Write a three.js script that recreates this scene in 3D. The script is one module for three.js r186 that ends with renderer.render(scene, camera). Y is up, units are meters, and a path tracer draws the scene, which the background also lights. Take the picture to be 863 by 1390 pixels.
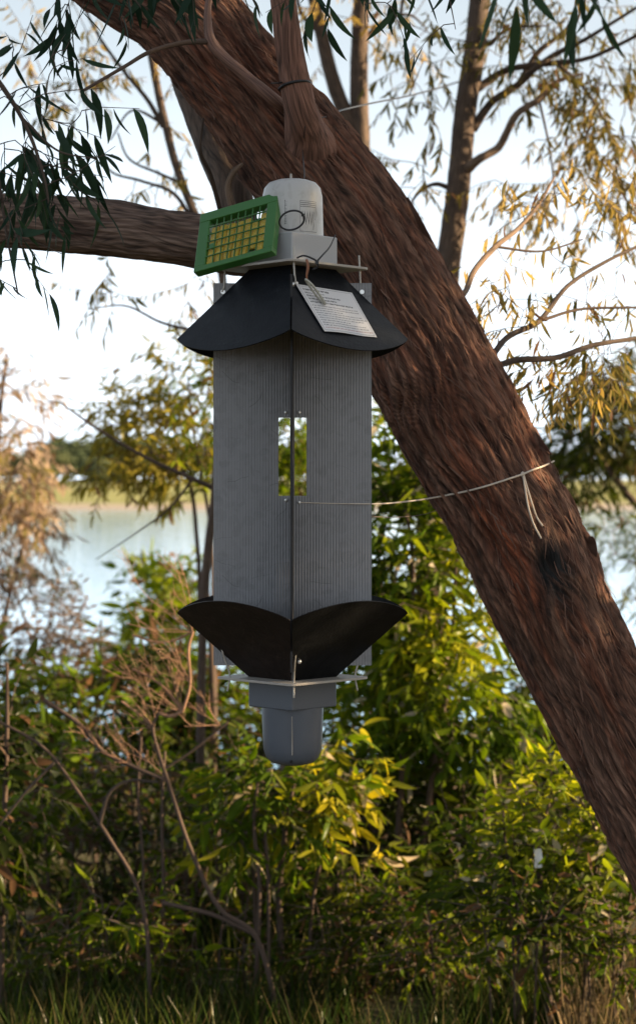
import * as THREE from 'three';
import { mergeGeometries } from 'three/addons/utils/BufferGeometryUtils.js';
import { RoundedBoxGeometry } from 'three/addons/geometries/RoundedBoxGeometry.js';

// ---------------------------------------------------------------- camera, sky, sun, exposure
const F = 2590;                                   // focal length in photo pixels (863 x 1390)
const scene = new THREE.Scene();
const camera = new THREE.PerspectiveCamera(2 * Math.atan(695 / F) * 180 / Math.PI, 863 / 1390, 0.05, 6000);
camera.position.set(0, 1.6, 0);
camera.rotation.x = -Math.atan(23 / F);
camera.focus = 3.66;
camera.userData.fStop = 4.7;
camera.updateMatrixWorld();

const renderer = new THREE.WebGLRenderer({ antialias: true });
renderer.toneMapping = THREE.LinearToneMapping;
renderer.toneMappingExposure = 3.5;
renderer.shadowMap.enabled = true;

const SUN = new THREE.Vector3(0.95, 0.27, 0.03).normalize();
const sun = new THREE.DirectionalLight(new THREE.Color().setRGB(1, 0.74, 0.44), 5);
sun.position.copy(SUN).multiplyScalar(60).add(new THREE.Vector3(0, 0, -6));
sun.target.position.set(0, 0, -6);
sun.castShadow = true;
sun.shadow.camera.left = -20; sun.shadow.camera.right = 20; sun.shadow.camera.top = 20; sun.shadow.camera.bottom = -20; sun.shadow.camera.far = 140;
sun.shadow.mapSize.set(4096, 4096);
scene.add(sun, sun.target);

const smooth = (a, b, x) => { const t = Math.min(1, Math.max(0, (x - a) / (b - a))); return t * t * (3 - 2 * t); };
const lerp = (a, b, t) => a + (b - a) * t;
{
  const W = 1024, H = 512, d = new Float32Array(W * H * 4);
  for (let j = 0; j < H; j++) for (let i = 0; i < W; i++) {
    const az = ((i + 0.5) / W - 0.5) * 2 * Math.PI, el = ((j + 0.5) / H - 0.5) * Math.PI;
    const v = [Math.cos(el) * Math.cos(az), Math.sin(el), Math.cos(el) * Math.sin(az)];
    const cosg = v[0] * SUN.x + v[1] * SUN.y + v[2] * SUN.z, g = Math.acos(Math.min(1, Math.max(-1, cosg)));
    const e = Math.max(0, el) * 180 / Math.PI;
    const lo = [0.575, 0.655, 0.735], mid = [0.238, 0.283, 0.320], hi = [0.085, 0.105, 0.150];
    const a = smooth(1.5, 15, e), b = smooth(15, 60, e);
    const glow = 0.8 * Math.exp(-g / 0.22) + 0.22 * Math.exp(-g / 0.75);
    for (let k = 0; k < 3; k++) {
      let c = 0.77 * lerp(lerp(lo[k], mid[k], a), hi[k], b) + 0.77 * glow * [1, 0.78, 0.5][k];
      if (el < 0) c = lerp(c, [0.10, 0.10, 0.075][k], smooth(0, 3, -el * 57));
      d[(j * W + i) * 4 + k] = c;
    }
    d[(j * W + i) * 4 + 3] = 1;
  }
  const t = new THREE.DataTexture(d, W, H, THREE.RGBAFormat, THREE.FloatType);
  t.mapping = THREE.EquirectangularReflectionMapping; t.magFilter = THREE.LinearFilter; t.minFilter = THREE.LinearFilter; t.needsUpdate = true;
  scene.background = t; scene.environment = t;
}

// ---------------------------------------------------------------- helpers
function rngOf(seed) { let a = seed >>> 0; return () => { a = (a + 0x6D2B79F5) | 0; let t = Math.imul(a ^ (a >>> 15), 1 | a); t = (t + Math.imul(t ^ (t >>> 7), 61 | t)) ^ t; return ((t ^ (t >>> 14)) >>> 0) / 4294967296; }; }
const V = (x, y, z) => new THREE.Vector3(x, y, z);
const C = (r, g, b) => new THREE.Color().setRGB(r, g, b);
const PERM = (() => { const r = rngOf(77), p = new Uint8Array(512), a = [...Array(256).keys()]; for (let i = 255; i > 0; i--) { const j = Math.floor(r() * (i + 1)); [a[i], a[j]] = [a[j], a[i]]; } for (let i = 0; i < 512; i++) p[i] = a[i & 255]; return p; })();
function noise(x, y, z = 0) {           // gradient noise, about -1..1
  const X = Math.floor(x), Y = Math.floor(y), Z = Math.floor(z); x -= X; y -= Y; z -= Z;
  const u = x * x * x * (x * (x * 6 - 15) + 10), v = y * y * y * (y * (y * 6 - 15) + 10), w = z * z * z * (z * (z * 6 - 15) + 10);
  const xi = X & 255, yi = Y & 255, zi = Z & 255;
  const gr = (h, a, b, c) => { h &= 15; const p = h < 8 ? a : b, q = h < 4 ? b : h === 12 || h === 14 ? a : c; return (h & 1 ? -p : p) + (h & 2 ? -q : q); };
  const A = PERM[xi] + yi, AA = PERM[A & 255] + zi, AB = PERM[(A + 1) & 255] + zi, B = PERM[(xi + 1) & 255] + yi, BA = PERM[B & 255] + zi, BB = PERM[(B + 1) & 255] + zi;
  const L = (t, a, b) => a + t * (b - a);
  return L(w, L(v, L(u, gr(PERM[AA & 511], x, y, z), gr(PERM[BA & 511], x - 1, y, z)), L(u, gr(PERM[AB & 511], x, y - 1, z), gr(PERM[BB & 511], x - 1, y - 1, z))),
    L(v, L(u, gr(PERM[(AA + 1) & 511], x, y, z - 1), gr(PERM[(BA + 1) & 511], x - 1, y, z - 1)), L(u, gr(PERM[(AB + 1) & 511], x, y - 1, z - 1), gr(PERM[(BB + 1) & 511], x - 1, y - 1, z - 1))));
}
const ridged = (x, y, z) => 1 - Math.abs(noise(x, y, z)) * 2;
// a photo pixel at a depth along the view axis, as a point of the place
const at = (x, y, d) => V((x - 431.5) / F * d, (695 - y) / F * d, -d).applyMatrix4(camera.matrixWorld);
const toPx = p => { const q = p.clone().applyMatrix4(camera.matrixWorldInverse); return [431.5 + q.x / -q.z * F, 695 - q.y / -q.z * F, -q.z]; };

const used = {};
function numbered(n) { const k = used[n] = (used[n] ?? -1) + 1; return k ? `${n}_${String(k).padStart(3, '0')}` : n; }
function tag(o, label, category, group, kind) { o.userData.label = label; if (category) o.userData.category = category; if (group) o.userData.group = group; if (kind) o.userData.kind = kind; return o; }
function thing(name, label, category, pos = V(0, 0, 0), group) { const o = new THREE.Group(); o.name = numbered(name); o.position.copy(pos); scene.add(o); o.updateMatrixWorld(); return tag(o, label, category, group); }
function mesh(name, geo, mat, parent, kind) {
  const m = new THREE.Mesh(geo, mat); m.name = parent ? name : numbered(name); m.castShadow = m.receiveShadow = true;
  if (kind) m.userData.kind = kind; (parent || scene).add(m); return m;
}
function structure(name, geo, mat) { const m = mesh(name, geo, mat, null, 'structure'); return m; }
function geoOf(pos, idx, uv, col) {
  const g = new THREE.BufferGeometry(); g.setAttribute('position', new THREE.Float32BufferAttribute(pos, 3));
  if (uv) g.setAttribute('uv', new THREE.Float32BufferAttribute(uv, 2)); if (col) g.setAttribute('color', new THREE.Float32BufferAttribute(col, 3));
  g.setIndex(idx); g.computeVertexNormals(); return g;
}
function merge(list) { return mergeGeometries(list.map(g => { const h = g.index ? g : g; const o = new THREE.BufferGeometry(); o.setAttribute('position', h.attributes.position); o.setAttribute('normal', h.attributes.normal); o.setAttribute('uv', h.attributes.uv ?? new THREE.Float32BufferAttribute(new Float32Array(h.attributes.position.count * 2), 2)); o.setIndex(h.index ?? [...Array(h.attributes.position.count).keys()]); return o; })); }
function box(w, h, d, x = 0, y = 0, z = 0, r = 0) { const g = r ? new RoundedBoxGeometry(w, h, d, 2, r) : new THREE.BoxGeometry(w, h, d); g.translate(x, y, z); return g; }
// resample a list of {p, r} by Catmull-Rom
function resample(pts, rad, n) {
  const c = new THREE.CatmullRomCurve3(pts, false, 'centripetal'), P = [], R = [];
  for (let i = 0; i <= n; i++) { const t = i / n; P.push(c.getPoint(t)); const f = t * (rad.length - 1), k = Math.min(rad.length - 2, Math.floor(f)); R.push(rad.length < 2 ? rad[0] : lerp(rad[k], rad[k + 1], f - k)); }
  return [P, R];
}
// tapered tube through points; disp(i, angle, s, r) moves the surface, colour(...) paints it
function tube(pts, rad, { n = 12, sides = 7, rough = 0, seed = 0, straight = false, disp, colour, caps = true } = {}) {
  const [P, R] = straight ? [pts, rad] : resample(pts, rad, n), m = P.length - 1;
  const pos = [], idx = [], uv = [], col = colour ? [] : null; let nrm = null, s = 0;
  for (let i = 0; i <= m; i++) {
    const t = P[Math.min(m, i + 1)].clone().sub(P[Math.max(0, i - 1)]).normalize();
    if (!nrm) { nrm = Math.abs(t.y) < 0.9 ? V(0, 1, 0) : V(0, 0, 1); }
    nrm.sub(t.clone().multiplyScalar(nrm.dot(t))).normalize(); const b = t.clone().cross(nrm);
    if (i) s += P[i].distanceTo(P[i - 1]);
    for (let j = 0; j <= sides; j++) {
      const a = (j % sides) / sides * Math.PI * 2; let r = R[i];
      if (rough) r *= 1 + rough * noise(Math.cos(a) * 1.3 + seed, Math.sin(a) * 1.3, s * 0.5 / Math.max(R[i], 0.004)) + rough * 0.6 * noise(Math.cos(a) * 3 + seed, Math.sin(a) * 3, s * 1.4 / Math.max(R[i], 0.004));
      const dv = disp ? disp(s, a, r, i / m) : 0; r += dv;
      pos.push(P[i].x + (nrm.x * Math.cos(a) + b.x * Math.sin(a)) * r, P[i].y + (nrm.y * Math.cos(a) + b.y * Math.sin(a)) * r, P[i].z + (nrm.z * Math.cos(a) + b.z * Math.sin(a)) * r);
      uv.push(j / sides * Math.max(1, Math.round(R[0] * 2 * Math.PI / 0.25)) * 0.25, s); if (col) { const c = colour(s, a, dv, i / m); col.push(c[0], c[1], c[2]); }
    }
  }
  const w = sides + 1;
  for (let i = 0; i < m; i++) for (let j = 0; j < sides; j++) { const k = i * w + j; idx.push(k, k + 1, k + w, k + 1, k + w + 1, k + w); }
  if (caps) for (const [e, f] of [[0, 1], [m, 0]]) { const k = pos.length / 3; pos.push(P[e].x, P[e].y, P[e].z); uv.push(0, 0); if (col) { const o = e * w * 3; col.push(col[o], col[o + 1], col[o + 2]); } for (let j = 0; j < sides; j++) f ? idx.push(k, e * w + j + 1, e * w + j) : idx.push(k, e * w + j, e * w + j + 1); }
  const g = geoOf(pos, idx, uv, col);
  const N = g.attributes.normal;                    // weld the seam's normals
  for (let i = 0; i <= m; i++) { const a = i * w, b = a + sides, x = N.getX(a) + N.getX(b), y = N.getY(a) + N.getY(b), z = N.getZ(a) + N.getZ(b), l = Math.hypot(x, y, z) || 1; N.setXYZ(a, x / l, y / l, z / l); N.setXYZ(b, x / l, y / l, z / l); }
  return g;
}
// a branch given as [photo x, photo y, width in photo pixels, depth]
const path = (list, d0) => list.map(([x, y, w, d]) => ({ p: at(x, y, d ?? d0), r: w * 0.5 * (d ?? d0) / F }));
const tubeOf = (pt, o) => tube(pt.map(q => q.p), pt.map(q => q.r), o);
// a solid sheet of a given thickness over a parametric surface fn(u, v) -> Vector3
function sheet(fn, nu, nv, th) {
  const P = [], Nn = [], e = 1e-3;
  for (let i = 0; i <= nu; i++) for (let j = 0; j <= nv; j++) {
    const u = i / nu, v = j / nv, p = fn(u, v);
    const du = fn(Math.min(1, u + e), v).sub(fn(Math.max(0, u - e), v)), dv = fn(u, Math.min(1, v + e)).sub(fn(u, Math.max(0, v - e)));
    P.push(p); Nn.push(du.cross(dv).normalize());
  }
  const pos = [], idx = [], uv = [], w = nv + 1, n = P.length;
  for (const s of [0.5, -0.5]) P.forEach((p, k) => { const q = p.clone().addScaledVector(Nn[k], s * th); pos.push(q.x, q.y, q.z); uv.push(Math.floor(k / w) / nu, (k % w) / nv); });
  for (let i = 0; i < nu; i++) for (let j = 0; j < nv; j++) { const a = i * w + j, b = a + w; idx.push(a, b, a + 1, b, b + 1, a + 1, n + a, n + a + 1, n + b, n + b, n + a + 1, n + b + 1); }
  const rim = []; for (let j = 0; j < nv; j++) rim.push(j); for (let i = 0; i < nu; i++) rim.push(i * w + nv); for (let j = nv; j > 0; j--) rim.push(nu * w + j); for (let i = nu; i > 0; i--) rim.push(i * w);
  const base = pos.length / 3; rim.forEach(k => { for (const o of [k, n + k]) { pos.push(pos[o * 3], pos[o * 3 + 1], pos[o * 3 + 2]); uv.push(0, 0); } });
  for (let k = 0; k < rim.length; k++) { const a = base + k * 2, b = base + ((k + 1) % rim.length) * 2; idx.push(a, b, a + 1, b, b + 1, a + 1); }
  return geoOf(pos, idx, uv);
}
function dataTex(W, H, fn, { srgb = false, repeat } = {}) {
  const d = new Uint8Array(W * H * 4); for (let j = 0; j < H; j++) for (let i = 0; i < W; i++) { const c = fn(i / W, j / H, i, j); for (let k = 0; k < 3; k++) d[(j * W + i) * 4 + k] = Math.max(0, Math.min(255, c[k] * 255)); d[(j * W + i) * 4 + 3] = 255; }
  const t = new THREE.DataTexture(d, W, H, THREE.RGBAFormat); t.magFilter = t.minFilter = THREE.LinearFilter; t.wrapS = t.wrapT = THREE.RepeatWrapping; if (srgb) t.colorSpace = THREE.SRGBColorSpace; if (repeat) t.repeat.set(...repeat); t.needsUpdate = true; return t;
}
// noise that tiles over 0..1 in u and v
const tile = (u, v, fu, fv, s = 0) => { const a = u * 2 * Math.PI, b = v * 2 * Math.PI, ru = fu / (2 * Math.PI), rv = fv / (2 * Math.PI); return noise(Math.cos(a) * ru + s, Math.sin(a) * ru + Math.cos(b) * rv * 0.999, Math.sin(b) * rv + s * 1.7); };

// ---------------------------------------------------------------- materials
const fibreTex = dataTex(512, 512, (u, v) => {
  const w = tile(u, v, 6, 4, 3) * 0.05;
  let h = 0.5 + 0.22 * tile(u + w, v, 26, 3, 1) + 0.2 * tile(u + w * 1.5, v, 60, 7, 5) + 0.16 * tile(u, v, 110, 22, 9);
  return [h, h, h];
}, { repeat: [4, 4] });
const fibreTone = dataTex(512, 512, (u, v) => {
  const w = tile(u, v, 5, 3, 13) * 0.06, a = tile(u + w, v, 18, 3, 21), b = tile(u + w, v, 70, 9, 25), c = tile(u, v, 4, 3, 31);
  const e = tile(u + w, v, 38, 8, 47), k = Math.max(0.2, 0.74 + 0.26 * a + 0.55 * e + 0.5 * b + 0.12 * c); return [k * 1.0, k * 0.96, k * 0.93];
}, { srgb: false, repeat: [4, 4] });
const std = o => new THREE.MeshStandardMaterial(o), phy = o => new THREE.MeshPhysicalMaterial(o);
const leafMat = (c, t = 0.45) => phy({ color: c, roughness: 0.93, transmission: t, thickness: 0, specularIntensity: 0.12, clearcoat: 0.10, clearcoatRoughness: 0.22, side: THREE.DoubleSide });
const M = {
  bark: std({ vertexColors: true, roughness: 0.95, map: fibreTone, bumpMap: fibreTex, bumpScale: 0.009 }),
  fibre: std({ color: C(0.165, 0.09, 0.064), roughness: 0.95 }),
  fibreDark: std({ color: C(0.085, 0.042, 0.028), roughness: 0.95 }),
  limb: std({ vertexColors: true, roughness: 0.95, map: fibreTone, bumpMap: fibreTex, bumpScale: 0.004 }),
  sucker: std({ color: C(0.23, 0.125, 0.095), roughness: 0.65, bumpMap: fibreTex, bumpScale: 0.001, map: fibreTone }),
  gumBark: std({ color: C(0.105, 0.07, 0.05), roughness: 0.85, map: fibreTone, bumpMap: fibreTex, bumpScale: 0.003 }),
  sunlitBark: std({ color: C(0.24, 0.165, 0.115), roughness: 0.85, map: fibreTone, bumpMap: fibreTex, bumpScale: 0.003 }),  // gumBark lightened: sunlight painted into the branches that use it
  twig: std({ color: C(0.075, 0.048, 0.035), roughness: 0.9 }),
  darkTwig: std({ color: C(0.06, 0.042, 0.032), roughness: 0.9 }),
  dryTwig: std({ color: C(0.27, 0.15, 0.092), roughness: 0.85 }),
  greyTwig: std({ color: C(0.14, 0.10, 0.08), roughness: 0.9 }),
};

// ---------------------------------------------------------------- leaves
// a leaf of length 1 along +y, its face towards +z; bend sideways (sickle) and backwards (droop)
function leafGeo(width, sickle, droop, fold, seg = 6) {
  const pos = [], idx = [], uv = [];
  for (let i = 0; i <= seg; i++) {
    const t = i / seg, w = width * Math.pow(Math.sin(Math.PI * Math.pow(t, 0.8)), 0.85) * 0.5 + (t < 0.05 ? 0.012 : 0);
    const cx = sickle * t * t, cy = t * (1 - 0.12 * sickle), cz = -droop * t * t, hw = i === seg ? 0.002 : w;
    pos.push(cx - hw, cy, cz + hw * fold, cx, cy, cz, cx + hw, cy, cz + hw * fold); uv.push(0, t, 0.5, t, 1, t);
  }
  for (let i = 0; i < seg; i++) { const k = i * 3; idx.push(k, k + 1, k + 3, k + 1, k + 4, k + 3, k + 1, k + 2, k + 4, k + 2, k + 5, k + 4); }
  return geoOf(pos, idx, uv);
}
const LEAF = {
  gum: [leafGeo(0.13, 0.22, 0.12, 0.25), leafGeo(0.15, -0.3, -0.08, 0.2), leafGeo(0.12, 0.05, 0.25, 0.35)],
  near: [leafGeo(0.17, 0.24, 0.12, 0.25), leafGeo(0.2, -0.3, -0.08, 0.2), leafGeo(0.16, 0.08, 0.25, 0.35), leafGeo(0.22, 0.35, 0.1, 0.15)],
  wattle: [leafGeo(0.22, 0.42, 0.22, 0.2), leafGeo(0.25, -0.36, 0.12, 0.3), leafGeo(0.2, 0.2, -0.3, 0.15), leafGeo(0.27, 0.1, 0.3, 0.25)],
  broad: [leafGeo(0.34, 0.1, 0.15, 0.25), leafGeo(0.28, -0.15, -0.12, 0.3)],
  tiny: [leafGeo(0.3, 0.1, 0.1, 0.2, 3)],
};
const PLANTS = [];       // every plant's leaves wait here until all are known
const leafMats = new Map();
function leafMaterial(c, t) { const k = c.map(x => x.toFixed(4)).join() + t; if (!leafMats.has(k)) leafMats.set(k, leafMat(C(...c), t)); return leafMats.get(k); }
const randDir = r => { const z = r() * 2 - 1, a = r() * 6.2832, q = Math.sqrt(1 - z * z); return V(q * Math.cos(a), z, q * Math.sin(a)); };
const Y = V(0, 1, 0);
function leafMatrix(p, dir, spin, len) {
  const q = new THREE.Quaternion().setFromUnitVectors(Y, dir).multiply(new THREE.Quaternion().setFromAxisAngle(Y, spin));
  return new THREE.Matrix4().compose(p, q, V(len, len, len));
}
/* Grow shoots into blobs of space from given stems. blobs: {c, r:Vector3, n}. Leaves sit along each shoot's end. */
function grow(root, { stems, blobs, leaf = 'wattle', len = 0.1, per = 7, spread = 0.16, droop = 0.4, up = 0.2, colors, through = 0.6, seed = 1, twigR = 0.0016, twigMat = M.twig, singles = 0, shell = 0.5, reach = 9, dead = 0.05, deadGlintC = [0.16, 0.085, 0.04], gaps = true }) {
  if (dead) colors = [...colors, deadGlintC];  // extra colour: brown dead leaves; on some bushes cream leaves stand for sun glints
  const r = rngOf(seed), pool = [], twigs = [], leaves = [];
  for (const s of stems) { const [P] = resample(s.map(q => q.p), s.map(q => q.r), 30); pool.push(...P); }
  const tips = [];
  for (const b of blobs) for (let i = 0; i < b.n; i++) {
    let d; do { d = V(r() * 2 - 1, r() * 2 - 1, r() * 2 - 1); } while (d.lengthSq() > 1);
    d.multiplyScalar(Math.pow(Math.max(d.length(), 1e-3), shell) / Math.max(d.length(), 1e-3));
    const p = b.c.clone().add(d.clone().multiply(b.r));
    const k = noise(p.x * 2.6 + seed, p.y * 2.6, p.z * 2.6); if (gaps && k < -0.18 && r() < 0.8) continue;   // gaps between clumps
    tips.push({ p, out: d.normalize() });
  }
  const ctr = blobs[0].c; tips.sort((a, b) => a.p.distanceToSquared(ctr) - b.p.distanceToSquared(ctr));
  for (const { p, out } of tips) {
    let best = null, bd = 1e9; for (const q of pool) { const d = q.distanceToSquared(p) + (q.y > p.y + 0.3 ? 0.05 : 0); if (d < bd) { bd = d; best = q; } }
    const dist = Math.sqrt(bd); if (dist > reach) continue;
    const dir = out.clone().multiplyScalar(0.7).addScaledVector(p.clone().sub(best).normalize(), 0.8).addScaledVector(Y, up).addScaledVector(randDir(r), 0.35).normalize();
    const mid = best.clone().lerp(p, 0.55).addScaledVector(Y, dist * 0.12 * (r() - 0.3)).addScaledVector(randDir(r), dist * 0.08), end = p.clone().addScaledVector(dir, spread);
    twigs.push(tube([best, mid, p, end], [twigR * (1 + dist * 1.6), twigR * (1 + dist), twigR, twigR * 0.5], { n: 5, sides: 4, caps: false }));
    pool.push(mid, p);
    let ang = r() * 6.28;
    for (let k = 0; k < per; k++) {
      const t = (k + r() * 0.6) / per, base = p.clone().lerp(end, t); ang += 2.4;
      const side = V(Math.cos(ang), 0, Math.sin(ang)); side.sub(dir.clone().multiplyScalar(side.dot(dir))).normalize();
      const ld = dir.clone().multiplyScalar(0.3 + 0.5 * t).addScaledVector(side, 0.85 - 0.3 * t).addScaledVector(Y, -droop * (0.5 + r())).addScaledVector(randDir(r), 0.25).normalize();
      const tone = noise(p.x * 1.7 + seed * 3, p.y * 1.7, p.z * 1.7) * 0.9 + r() * 0.7 + 0.15;
      leaves.push({ p: base, m: leafMatrix(base, ld, r() * 6.28, len * (0.42 + 0.8 * r())), tip: base.clone().addScaledVector(ld, len), len, v: Math.floor(r() * LEAF[leaf].length), c: dead && r() < dead ? colors.length - 1 : Math.max(0, Math.min(colors.length - 1 - (dead ? 1 : 0), Math.floor(tone * (colors.length - (dead ? 1 : 0))))) });
    }
  }
  if (twigs.length) mesh('twigs', shift(merge(twigs), root), twigMat, root, 'stuff');
  PLANTS.push({ root, leaves, kind: leaf, colors, through, singles });
}
function shift(g, root) { g.translate(-root.position.x, -root.position.y, -root.position.z); return g; }
function part(name, g, m, root, kind) { return mesh(name, shift(g, root), m, root, kind); }

// ---------------------------------------------------------------- ground, far bank, water
const gh = (x, z) => { const s = smooth(5.5, 27, -z); return -1.75 * s - 0.5 * smooth(27, 60, -z) + (z > -70 ? 0.05 * noise(x * 0.9, z * 0.9) + 0.02 * noise(x * 3, z * 3, 4) : 0); };
{
  const xs = [], zs = [];
  for (let x = -260; x <= 260;) { xs.push(x); x += Math.max(0.12, Math.abs(x + (x < 0 ? 0.1 : 0)) * 0.09); }
  for (let z = -75; z <= 260;) { zs.push(z); const d = Math.abs(z + 6); z += Math.max(0.12, d * 0.06); }
  const pos = [], idx = [], uv = [], col = [];
  for (const z of zs) for (const x of xs) {
    pos.push(x, gh(x, z), z); uv.push(x, z);
    const n = 0.5 + 0.5 * noise(x * 0.7, z * 0.7, 2) + 0.3 * noise(x * 3, z * 3, 7);
    col.push(lerp(0.05, 0.09, n), lerp(0.058, 0.07, n), lerp(0.02, 0.035, n));
  }
  const w = xs.length; for (let j = 0; j < zs.length - 1; j++) for (let i = 0; i < w - 1; i++) { const k = j * w + i; idx.push(k, k + w, k + 1, k + 1, k + w, k + w + 1); }
  const litter = dataTex(512, 512, (u, v) => { const k = 0.75 + 0.3 * tile(u, v, 30, 30, 2) + 0.3 * tile(u, v, 90, 90, 6); return [k, k * 0.95, k * 0.8]; }, { repeat: [0.8, 0.8] });
  tag(structure('ground', geoOf(pos, idx, uv, col), std({ vertexColors: true, map: litter, bumpMap: litter, bumpScale: 0.02, roughness: 1 })), 'grassy ground with leaf litter sloping down to the lake');
}
const WATER = -1.4;
{
  const rip = dataTex(512, 512, (u, v) => { const k = 0.5 + 0.25 * tile(u, v, 12, 22, 1) + 0.2 * tile(u, v, 30, 60, 4); return [k, k, k]; }, { repeat: [0.12, 0.12] });
  const g = new THREE.PlaneGeometry(3000, 480, 4, 4); g.rotateX(-Math.PI / 2); g.translate(0, WATER, -20 - 240);
  const uvs = g.attributes.uv; for (let i = 0; i < uvs.count; i++) uvs.setXY(i, g.attributes.position.getX(i), g.attributes.position.getZ(i));
  tag(structure('water', g, phy({ color: C(0.20, 0.48, 0.78), roughness: 0.06, ior: 1.33, bumpMap: rip, bumpScale: 0.012 })), 'calm pale blue lake between the scrub and the far shore');
}
const FB = [[-398, -2.2], [-401, -1.38], [-406, -1.0], [-414, -0.45], [-416, -0.4], [-424, 0.5], [-450, 2.3], [-490, 4.2], [-560, 6], [-900, 9], [-3000, 20]];
const fbh = z => { for (let i = 0; i < FB.length - 1; i++) if (z <= FB[i][0] && z >= FB[i + 1][0]) return lerp(FB[i][1], FB[i + 1][1], (FB[i][0] - z) / (FB[i][0] - FB[i + 1][0])); return -2.2; };
{
  const pos = [], idx = [], col = [], uv = [], zs = []; for (let k = 0; k < FB.length - 1; k++) for (let i = 0; i < 4; i++) zs.push(lerp(FB[k][0], FB[k + 1][0], i / 4)); zs.push(-3000);
  const xs = []; for (let x = -160; x <= 160; x += 4) xs.push(x); for (const e of [220, 400, 900, 2500]) { xs.push(e); xs.unshift(-e); }
  for (const z of zs) for (const x of xs) {
    const zz = z + 3 * noise(x * 0.02, 3); pos.push(x, fbh(z), zz); uv.push(x, z);
    const h = fbh(z), s = smooth(-0.5, -0.1, h + 0.3 * noise(x * 0.1, z * 0.1)), n = 0.5 + 0.5 * noise(x * 0.05, z * 0.05, 3);
    col.push(lerp(0.33, lerp(0.20, 0.28, n), s), lerp(0.275, lerp(0.22, 0.26, n), s), lerp(0.22, 0.07, s));
  }
  const w = xs.length; for (let j = 0; j < zs.length - 1; j++) for (let i = 0; i < w - 1; i++) { const k = j * w + i; idx.push(k, k + 1, k + w, k + 1, k + w + 1, k + w); }
  tag(structure('far_shore', geoOf(pos, idx, uv, col), std({ vertexColors: true, roughness: 1, side: THREE.DoubleSide })), 'sandy far shore with a sunlit grass bank across the lake');
}

// ---------------------------------------------------------------- far trees across the lake
{
  const r = rngOf(41), clump = (() => { const g = new THREE.IcosahedronGeometry(0.5, 1), p = g.attributes.position; for (let i = 0; i < p.count; i++) { const k = 1 + 0.5 * noise(p.getX(i) * 4, p.getY(i) * 4, p.getZ(i) * 4); p.setXYZ(i, p.getX(i) * k, p.getY(i) * k * 0.7, p.getZ(i) * k); } g.computeVertexNormals(); return g; })();
  const fmat = [C(0.05, 0.07, 0.035), C(0.075, 0.09, 0.04), C(0.13, 0.11, 0.05)].map(c => std({ color: c, roughness: 1 }));
  function farTree(px, d, hpx, wpx, tone, label, conic) {
    const x = (px - 431.5) / F * d, z = -d, y = fbh(z) - 0.3, h = hpx / F * d + (672 - 672) , w = wpx / F * d;
    const t = thing('far_tree', label, 'tree', V(x, y, z), 'trees on the far shore');
    mesh('trunk', tube([V(0, 0, 0), V(0.2, h * 0.4, 0), V(0, h * 0.8, 0)], [h * 0.03, h * 0.022, h * 0.008], { n: 5, sides: 6 }), M.twig, t);
    const n = 240, im = new THREE.InstancedMesh(clump, fmat[tone], n), m4 = new THREE.Matrix4();
    for (let i = 0; i < n; i++) { const v = randDir(r), k = Math.pow(r(), 0.45), yy = 0.58 + v.y * 0.42 * k, taper = conic ? Math.max(0.1, 1.15 - yy) : 1 - 0.25 * Math.max(0, yy - 0.6); const s = h * (0.05 + 0.08 * r()) * (conic ? 0.8 : 1); m4.compose(V(v.x * k * w * 0.5 * taper, yy * h, v.z * k * w * 0.5 * taper), new THREE.Quaternion().setFromAxisAngle(randDir(r), r() * 6), V(s, s, s)); im.setMatrixAt(i, m4); const b = 0.75 + 0.6 * r(); im.setColorAt(i, C(b, b, b * 0.9)); }
    im.name = 'crown'; im.userData.kind = 'stuff'; im.castShadow = im.receiveShadow = true; t.add(im);
  }
  const nth = ['first', 'second', 'third', 'fourth', 'fifth', 'sixth', 'seventh', 'eighth', 'ninth', 'tenth', 'eleventh', 'twelfth', 'thirteenth', 'fourteenth'];
  farTree(48, 470, 44, 46, 2, 'golden rounded tree left of the dark grove across the lake');
  farTree(88, 455, 22, 12, 1, 'small narrow tree alone on the grass across the lake', true);
  for (let i = 0; i < 9; i++) farTree(-12 + i * 11 - 8 * (i % 2), 500 + 30 * r(), 40 + 10 * r(), 45, 1, `${nth[i]} olive tree beyond the golden bush across the lake`);
  for (let i = 0; i < 13; i++) farTree(66 + i * 11.5, 520 + 40 * r(), 56 + 12 * r(), 40 + 14 * r(), 0, `dark green tree of the grove across the lake, ${nth[i]} from the grass gap`);
  for (let i = 0; i < 5; i++) farTree(122 + i * 13, 475 + 8 * r(), 34 + 10 * r(), 34, 1, `sunlit tree before the dark grove across the lake, ${nth[i]} from the grass gap`);
  for (let i = 0; i < 11; i++) farTree(i < 5 ? 215 + i * 24 : 370 + (i - 5) * 16, 500 + 50 * r(), 45 + 16 * r(), 46, i % 3 ? 1 : 2, `${nth[i]} olive tree on the far shore behind the trap`);
  for (let i = 0; i < 9; i++) farTree(715 + i * 20, 500 + 50 * r(), 40 + 16 * r(), 46, i % 3 ? 1 : 2, `${nth[i]} olive tree on the far shore right of the leaning trunk`);
}

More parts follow.
